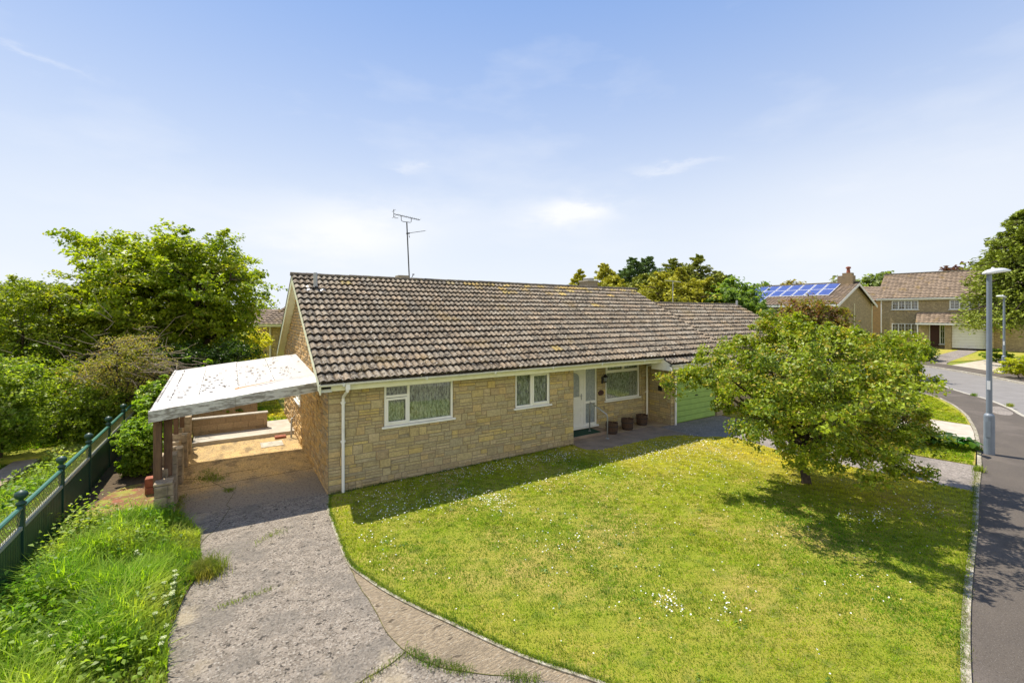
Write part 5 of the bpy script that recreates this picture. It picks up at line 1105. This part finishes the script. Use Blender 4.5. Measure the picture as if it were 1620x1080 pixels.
shrub('yellow green clipped shrub at the right edge beside the far lamp post', *CP(1612, 575, 27.5).xy[:], .9, 1.3, 5000, .1, (.10, .15, .01), (.35, .36, .03), 'garden_bush', 'bush', zb=.1)
shrub('small dark bush below the conifer between the two lamp posts', *CP(1580, 565, 34).xy[:], .9, 1.0, 3500, .12, (.03, .07, .01), (.15, .22, .03), 'garden_bush', 'bush', zb=.3)
shrub('tangled mid height bush on the verge behind the side drive', 16.0, -5.0, .95, 1.25, 11000, .07, (.03, .065, .012), (.15, .19, .03), 'verge_bush', 'bush', accent=((.22, .14, .08), .14), cr=.26)
shrub('second tangled bush on the verge, nearer the garage', 15.9, -3.4, .95, 1.4, 9000, .07, (.03, .065, .012), (.15, .2, .03), 'verge_bush', 'bush')
# big-leaved plant by the pavement
bp = G(1502, 708); t = thing('broadleaf_plant', 'dark green plant with big arching leaves on the verge by the pavement', 'plant', (bp[0], bp[1], 0)); g = MB(); rr = random.Random(8)
for i in range(46):
    a = rr.uniform(0, 2*pi); l = rr.uniform(.36, .72); w_ = l*.17; el = rr.uniform(.6, 1.35); x0_ = bp[0]+rr.gauss(0, .2); y0_ = bp[1]+rr.gauss(0, .2); ctr = []; n = 5
    col = (.06*rr.uniform(.6, 1.6), .15*rr.uniform(.6, 1.5), .035)
    for k in range(n+1):
        q = k/n; rr2 = l*q*cos(el*(1-.3*q)); hh = l*(sin(el)*q-.75*q*q)+.14; ww = w_*sin(pi*min(.98, .12+q*.86)); dx, dy = cos(a), sin(a)
        ctr.append(((x0_+dx*rr2-dy*ww, y0_+dy*rr2+dx*ww, hh+.03), (x0_+dx*rr2, y0_+dy*rr2, hh), (x0_+dx*rr2+dy*ww, y0_+dy*rr2-dx*ww, hh+.03)))
    for k in range(n):
        for s in (0, 1): g.face((ctr[k][s], ctr[k][s+1], ctr[k+1][s+1], ctr[k+1][s]), col)
g.build('leaves', 'leaf', t, smooth=False)
# ------------------------------------------------------------------ grass
def gcols(P, ca, cb, cc, s=.8, seed=1, wc=.3):
    q = np.clip(.5+.5*vnoise(P, s, seed)+rng.normal(size=len(P))*.22, 0, 1).reshape(-1, 1); c = np.array(ca)*(1-q)+np.array(cb)*q
    y = np.clip((vnoise(P, s*.45, seed+9)-.05)*1.2, 0, .75).reshape(-1, 1)*wc*2; return (c*(1-y)+np.array(cc)*y)*rng.uniform(.75, 1.25, (len(P), 1))
def lawngrass(name, poly, n, h=.034, z=.012, seed=1, wd=.010, near=None):
    P = sample(poly, n, z)
    if near is not None:
        d = np.hypot(P[:, 0]-CAM[0], P[:, 1]-CAM[1]); P = P[rng.random(len(P)) < np.clip(near/d, .15, 1)]
    tuft = np.clip(.8+.3*vnoise(P, 4.5, seed+3)+.25*vnoise(P, 14, seed+5), .4, 1.6)
    H = h*rng.uniform(.6, 1.3, len(P))*tuft; cols = gcols(P, (.125, .25, .008), (.375, .41, .018), (.64, .54, .08), .75, seed, .60)*np.clip(.96+.22*vnoise(P, 9, seed+7)+.20*vnoise(P, 21, seed+8), .5, 1.5).reshape(-1, 1)
    d = np.hypot(P[:, 0]-CAM[0], P[:, 1]-CAM[1]); W_ = wd*np.clip(d/9, .7, 2.5)*rng.uniform(.6, 1.3, len(P))
    return tag(blades(name, P, H, W_, cols, lean=.9), 'fine mown lawn grass', 'grass', kind='stuff')
lawngrass('lawn_grass', LAWN, 330000, near=8.5)
VL = [(14.8, -7.1), (17.4, -6.6), (17.2, -5.5), (17.6, -3), (14.7, -1.6), (14.1, -3), (14.6, -5), (14.65, -6.1)]
lawngrass('verge_lawn_grass', VL, 16000, .04, .01, 3, .02); lawngrass('corner_lawn_grass', [(20.8, -5.7), (22.9, -5.1), (26.9, -3.2), (29, -1.2), (25, 1), (20.9, 0)], 20000, .04, .01, 4, .03); lawngrass('back_garden_grass', [(-8, 8), (0, 8), (0, 15), (-8, 15)], 30000, .06, .06, 5, .03)
# small weeds growing at the kerb of the bend
for (a_, b_, n_) in ((1541, 626, 160), (1598, 643, 240), (1546, 712, 300), (1548, 745, 200)):
    c_ = G(a_, b_); P = np.stack([rng.normal(c_[0], .08, n_), rng.normal(c_[1], .05, n_), np.full(n_, .0)], 1); tag(blades('kerb_weeds', P, rng.uniform(.05, .2, n_), .012, gcols(P, (.10, .2, .02), (.25, .3, .05), (.4, .35, .1), 3, 2, .3)), 'small tufts of weeds growing out of the pavement kerb', 'weeds', kind='stuff')
# ragged edge tufts along the kerbs and cracks
def edge_tufts(name, line, n, spread, hmin, hmax, ca, cb, z=.01):
    L_ = [Vector((p[0], p[1], 0)) for p in line]; P = []
    for i in range(n):
        k = random.randrange(len(L_)-1); p = L_[k].lerp(L_[k+1], random.random()); P.append((p.x+random.gauss(0, spread), p.y+random.gauss(0, spread), z))
    P = np.array(P); c = gcols(P, ca, cb, (.3, .27, .1), 2, 5, .3); return tag(blades(name, P, rng.uniform(hmin, hmax, n), .006, c, lean=.9), 'ragged tufts of grass along the drive and kerb edges', 'grass', kind='stuff')
edge_tufts('edge_grass', [(p[0]+.03, p[1]+.02) for p in lawnL], 5000, .02, .02, .055, (.07, .15, .01), (.2, .26, .03)); edge_tufts('kerb_grass', [(p[0], p[1]+.03) for p in eR], 3500, .035, .02, .06, (.07, .14, .01), (.2, .24, .03)); 
edge_tufts('wall_base_grass', [(0.02, -.05), (7.0, -.05)], 2600, .03, .02, .07, (.04, .12, .01), (.13, .2, .02))
for line, n, sp in (([(-.08, -5.4), (.1, -5.75), (.41, -6.08)], 700, .045), ([(.7, -6.35), (1.0, -6.6)], 300, .04), ([(-.15, -5.45), (-1.2, -5.8)], 260, .03), ([(-2.45, 2.7), (-2.1, 2.3), (-2.35, 3.3)], 900, .12), ([(-1.9, 1.5), (-1.82, 1.35)], 200, .05), ([(-1.45, -1.55), (-1.0, -1.3)], 160, .07), ([(-2.0, -3.3), (-1.3, -3.2)], 180, .03), ([(-2.75, 1.6), (-2.75, .4)], 700, .06)):
    edge_tufts('crack_weeds', line, n, sp, .02, .07, (.07, .15, .015), (.2, .25, .03), .012)
# daisies
def daisies(name, spots, seed):
    r = np.random.default_rng(seed); P = []
    for (x, y, s1, s2, n) in spots: P.append(np.stack([r.normal(x, s1, n), r.normal(y, s2, n), r.uniform(.045, .075, n)], 1))
    P = np.concatenate(P); P = P[inpoly(P, LAWN)]; Nr = r.normal(size=P.shape)*.35+np.array([[0, 0, 1.]]); V = []; n = len(P); k = 6
    u = norm(np.cross(Nr, r.normal(size=P.shape))); v = np.cross(norm(Nr), u); R_ = r.uniform(.008, .0135, n).reshape(-1, 1)
    V = np.stack([P+(u*cos(2*pi*i/k)+v*sin(2*pi*i/k))*R_ for i in range(k)], 1).reshape(-1, 3); return tag(npmesh(name, V, np.arange(n*k).reshape(n, k), np.ones((n, 3))*.8, 'petal'), 'small white daisies dotted in clusters over the lawn', 'flowers', kind='stuff')
ds = [(.9, -1.6, .3, .35, 110), (1.8, -1.75, .35, .25, 90), (1.2, -.7, .5, .3, 90), (2.4, -1.5, .2, .2, 55), (3.0, -.5, .9, .25, 160), (4.4, -.6, 1.0, .25, 240), (6.0, -.75, .7, .2, 170), (2.9, -2.2, .25, .25, 110), (2.9, -2.6, .25, .3, 55), (4.2, -2.0, .4, .3, 70), (5.6, -2.0, .5, .3, 70),
      (8.0, -1.8, .8, .45, 260), (9.0, -1.9, .9, .5, 330), (10.2, -2.2, .6, .5, 240), (7.2, -3.0, 1.3, .7, 160), (9.6, -3.4, .9, .6, 130), (3.2, -6.5, .12, .16, 60), (3.8, -7.0, .2, .16, 25), (5, -4, 3.2, 2.2, 260), (9.0, -7.0, .35, .12, 60), (10.2, -7.4, .35, .15, 55), (8.4, -6.7, .25, .1, 30), (3.2, -4.5, .4, .25, 30), (5.5, -5.4, 3, 1.4, 130), (.3, -2.8, .2, .5, 40), (5.6, -7.7, .6, .25, 30)]
daisies('daisies', ds, 4)
# dark rosette weeds in the lawn
Wp = sample([p for p in LAWN], 110, .02); Wp = Wp[vnoise(Wp, 1.0, 41) > .0]; Wp = np.concatenate([Wp, np.array([[3.1, -2.3, .03], [3.3, -2.35, .03], [5.2, -5.5, .03], [2.9, -5.4, .03], [3.3, -5.5, .03], [2.3, -5.0, .03]])]); k = 12; Q = np.repeat(Wp, k, 0); n = len(Q); a = rng.uniform(0, 2*pi, n); rad = rng.uniform(.02, .085, n)
Q = Q+np.stack([np.cos(a)*rad, np.sin(a)*rad, rng.uniform(0, .03, n)], 1); Nr = np.stack([np.cos(a)*.5, np.sin(a)*.5, np.ones(n)], 1); tag(leaves('lawn_weeds', Q, Nr, .06*rng.uniform(.5, 1.2, n), np.array([[.13, .22, .04]])*rng.uniform(.6, 1.5, (n, 1)), wr=.35, tdir=np.stack([np.cos(a), np.sin(a), np.zeros(n)], 1)), 'flat dark green rosette weeds scattered in the lawn', 'weeds', kind='stuff')
# rough strip between fence and drive
ROUGH = [(-4.45, 1.2), (-3.3, .75), (-2.85, .55), (-2.5, -.1), (-2.32, -.6), (-2.22, -2.0), (-2.4, -2.8), (-2.5, -3.6), (-2.42, -4.45), (-2.55, -5.2)]+[CR(-3.4, 3.0), CR(-3.4, 0), CR(-7, 0), (-4.5, -5)]
ground('rough_verge', [(-4.55, 8)]+[(-3.05, 8), (-3.05, .75), (-2.9,.3)]+ROUGH[3:], .02, 'soil')
ground('moss_patch', smooth_line([(-4.3, .9), (-3.9, .55), (-3.4, .75), (-3.15, 1.2), (-3.2, 2.2), (-3.5, 2.9), (-4.0, 2.7), (-4.25, 1.8), (-4.3, .9)], 4)[:-1], .045, 'moss', .04)
P = sample(ROUGH, 56000, .02); d_ = np.hypot(P[:, 0]-CAM[0], P[:, 1]-CAM[1])
edge = np.clip((-2.35-P[:, 0])/.5, .15, 1); edge *= np.clip((P[:, 0]+4.5)/.35, .5, 1); edge *= np.clip((1.0-P[:, 1])/.8, .3, 1)
hv = np.clip(.75+.35*vnoise(P, 1.3, 8)+.45*vnoise(P, 6, 9), .25, 1.5); H = (.12+.34*edge)*hv*rng.uniform(.55, 1.15, len(P))
tag(blades('tall_grass', P, H, .013*rng.uniform(.5, 1.5, len(P)), gcols(P, (.10, .23, .010), (.32, .43, .03), (.52, .50, .10), 3.0, 3, .35)*np.clip(.55+.6*hv, .5, 1.3).reshape(-1, 1), lean=.85), 'long bright green grass between the green fence and the drive', 'grass', kind='stuff')
# broad weeds among it
P = sample(ROUGH, 9000, 0); P[:, 2] = rng.uniform(.05, .42, len(P))*np.clip((-2.35-P[:, 0])/.5, .2, 1); P = P[vnoise(P, 1.6, 22) > -.15]
P = np.concatenate([P, np.stack([rng.normal(-4.15, .16, 2600), rng.uniform(-5.5, 1.2, 2600), np.abs(rng.normal(0, .25, 2600))], 1)])
Nr = rng.normal(size=P.shape)*.5+np.array([[0, 0, 1.]]); tag(leaves('nettles', P, Nr, .06*rng.uniform(.6, 1.6, len(P)), gcols(P, (.08, .20, .02), (.28, .40, .04), (.50, .50, .14), 1.5, 5, .3)), 'leafy nettles and weeds among the long grass', 'weeds', kind='stuff')
# cow parsley heads
def umbels(label, spots, seed, name='cow_parsley'):
    r = np.random.default_rng(seed); Q = []; g = MB()
    for (x, y, z, R_) in spots:
        n = int(90*R_/.06); a = r.uniform(0, 2*pi, n); q = np.sqrt(r.random(n))*R_; Q.append(np.stack([x+q*np.cos(a), y+q*np.sin(a), z+r.normal(0, .006, n)-q*.15], 1)); g.tube([(x+.04, y, 0), (x, y, z-.08)], .004, 4, caps=False)
        for k in range(7): b = 2*pi*k/7; g.tube([(x, y, z-.08), (x+R_*.8*cos(b), y+R_*.8*sin(b), z-.01)], .0025, 3, caps=False)
    Q = np.concatenate(Q); Nr = r.normal(size=Q.shape)*.4+np.array([[0, 0, 1.]]); tag(leaves(name, Q, Nr, .013*r.uniform(.6, 1.3, len(Q)), np.array([[.62, .66, .42]])*r.uniform(.7, 1.1, (len(Q), 1)), 'cream_petal', wr=.9), label, 'wildflower', kind='stuff'); tag(g.build(name+'_stems', 'stem'), label.replace('heads', 'stems'), 'wildflower', kind='stuff')
for lab, px, py, n, sp in (('white cow parsley heads at the edge of the drive, right of the long grass', 280, 930, 13, .22), ('white cow parsley heads in the long grass left of the drive edge', 232, 950, 8, .12), ('small white cow parsley heads low in the long grass', 195, 975, 6, .10), ('single pair of white flower heads near the top of the long grass', 215, 875, 3, .06), ('sparse small white flower heads across the middle of the long grass', 160, 930, 14, .5), ('sparse small white flower heads at the bottom left of the long grass', 110, 1030, 12, .4), ('pale flower heads along the lower edge of the drive', 250, 1000, 10, .3)):
    c = G(px, py+26); rr = random.Random(px); umbels(lab, [(min(c[0]+rr.gauss(0, sp*.45), -2.5), c[1]+rr.gauss(0, sp), rr.uniform(.20, .36), rr.uniform(.02, .036)) for _ in range(n)], px)
# the big tuft on the drive
c = G(328, 905); P = np.stack([rng.normal(c[0], .11, 1500), rng.normal(c[1], .13, 1500), np.zeros(1500)], 1); tag(blades('grass_clump', P, rng.uniform(.08, .26, 1500), .006, gcols(P, (.09, .17, .012), (.28, .28, .04), (.42, .32, .10), 5, 3, .5), lean=.9), 'clump of long grass growing on the edge of the concrete drive', 'grass clump')
# beyond the fence: dirt path, weeds
ground('dirt_path', smooth_line([(-8.6, -1), (-7.2, 3.0), (-6.9, 5.73), (-6.8, 7.6), (-6.75, 9.0), (-6.9, 11)], 4)+smooth_line([(-6.45, 11), (-6.25, 9.2), (-6.3, 7.6), (-6.35, 5.7), (-6.6, 3.0), (-8.0, -1)], 4), -.01, 'path', .1)
MT['dirt'] = mat('dirt', (.33, .25, .18), 1, (.24, .18, .13), scale=4, bump=.8, bscale=20, world=True); bpy.data.objects['dirt_path'].data.materials[0] = MT['dirt']
LP = [(-14, -6), (-4.6, -6), (-4.6, 12), (-14, 12)]; P = sample(LP, 60000, -.12); xm = np.interp(P[:, 1], [-1, 3, 5.7, 7.6, 9, 11], [-8.3, -6.9, -6.6, -6.55, -6.5, -6.7]); away = np.abs(P[:, 0]-xm); P = P[(away > .25+.08*rng.normal(size=len(P)))]
a_ = np.clip(np.abs(P[:, 0]-np.interp(P[:, 1], [-1, 3, 5.7, 7.6, 9, 11], [-8.3, -6.9, -6.6, -6.55, -6.5, -6.7]))/1.2, .2, 1)
tag(blades('path_grass', P, (.06+.28*a_)*rng.uniform(.5, 1.2, len(P)), .014, gcols(P, (.11, .22, .012), (.32, .41, .04), (.50, .48, .12), 1.2, 6, .35), lean=.9), 'rough sunny grass and weeds on both sides of the dirt path', 'grass', kind='stuff')
P = sample([(-14, -2), (-4.7, -2), (-4.7, 12), (-14, 12)], 26000, 0); xm = np.interp(P[:, 1], [-1, 3, 5.7, 7.6, 9, 11], [-8.3, -6.9, -6.6, -6.55, -6.5, -6.7]); P = P[np.abs(P[:, 0]-xm) > .42]; P[:, 2] = rng.uniform(-.05, .32, len(P))*np.clip(.7+.5*vnoise(P, 1.4, 3), .2, 1.4)
Nr = rng.normal(size=P.shape)*.5+np.array([[0, 0, 1.]]); tag(leaves('path_weeds', P, Nr, .08*rng.uniform(.6, 1.5, len(P)), gcols(P, (.08, .19, .02), (.30, .40, .05), (.52, .54, .2), 1.5, 15, .35)), 'broad leaved weeds beside the dirt path', 'weeds', kind='stuff')
ground('tarmac_patch', smooth_line([G(*p) for p in ((1562, 645), (1580, 643), (1602, 652), (1596, 657), (1572, 653), (1562, 645))], 4)[:-1], .006, 'sidedrive', .005)
# light-coloured drive and lawns in front of the far house
def gpoly(name, pts, top, m): return ground(name, [G(*p) for p in pts], top, m)
gpoly('far_driveway', [(1462, 574), (1480, 561), (1497, 553), (1500, 549), (1556, 549.5), (1530, 560), (1498, 572), (1497, 578)], -.09, 'sidedrive')
gpoly('far_lawn', [(1400, 575), (1440, 552), (1506, 548), (1516, 552), (1480, 561), (1462, 573)], -.085, 'lawn')
gpoly('far_verge', [(1500, 571), (1532, 559.5), (1560, 549), (1620, 549), (1640, 560), (1563, 566.5)], -.085, 'lawn')
gpoly('far_paving', [(1500, 577), (1563, 567), (1588, 566), (1590, 590), (1583, 589.5)], -.06, 'pale')
gpoly('far_border', [(1592, 590), (1590, 566), (1660, 566), (1660, 602)], -.055, 'soil')
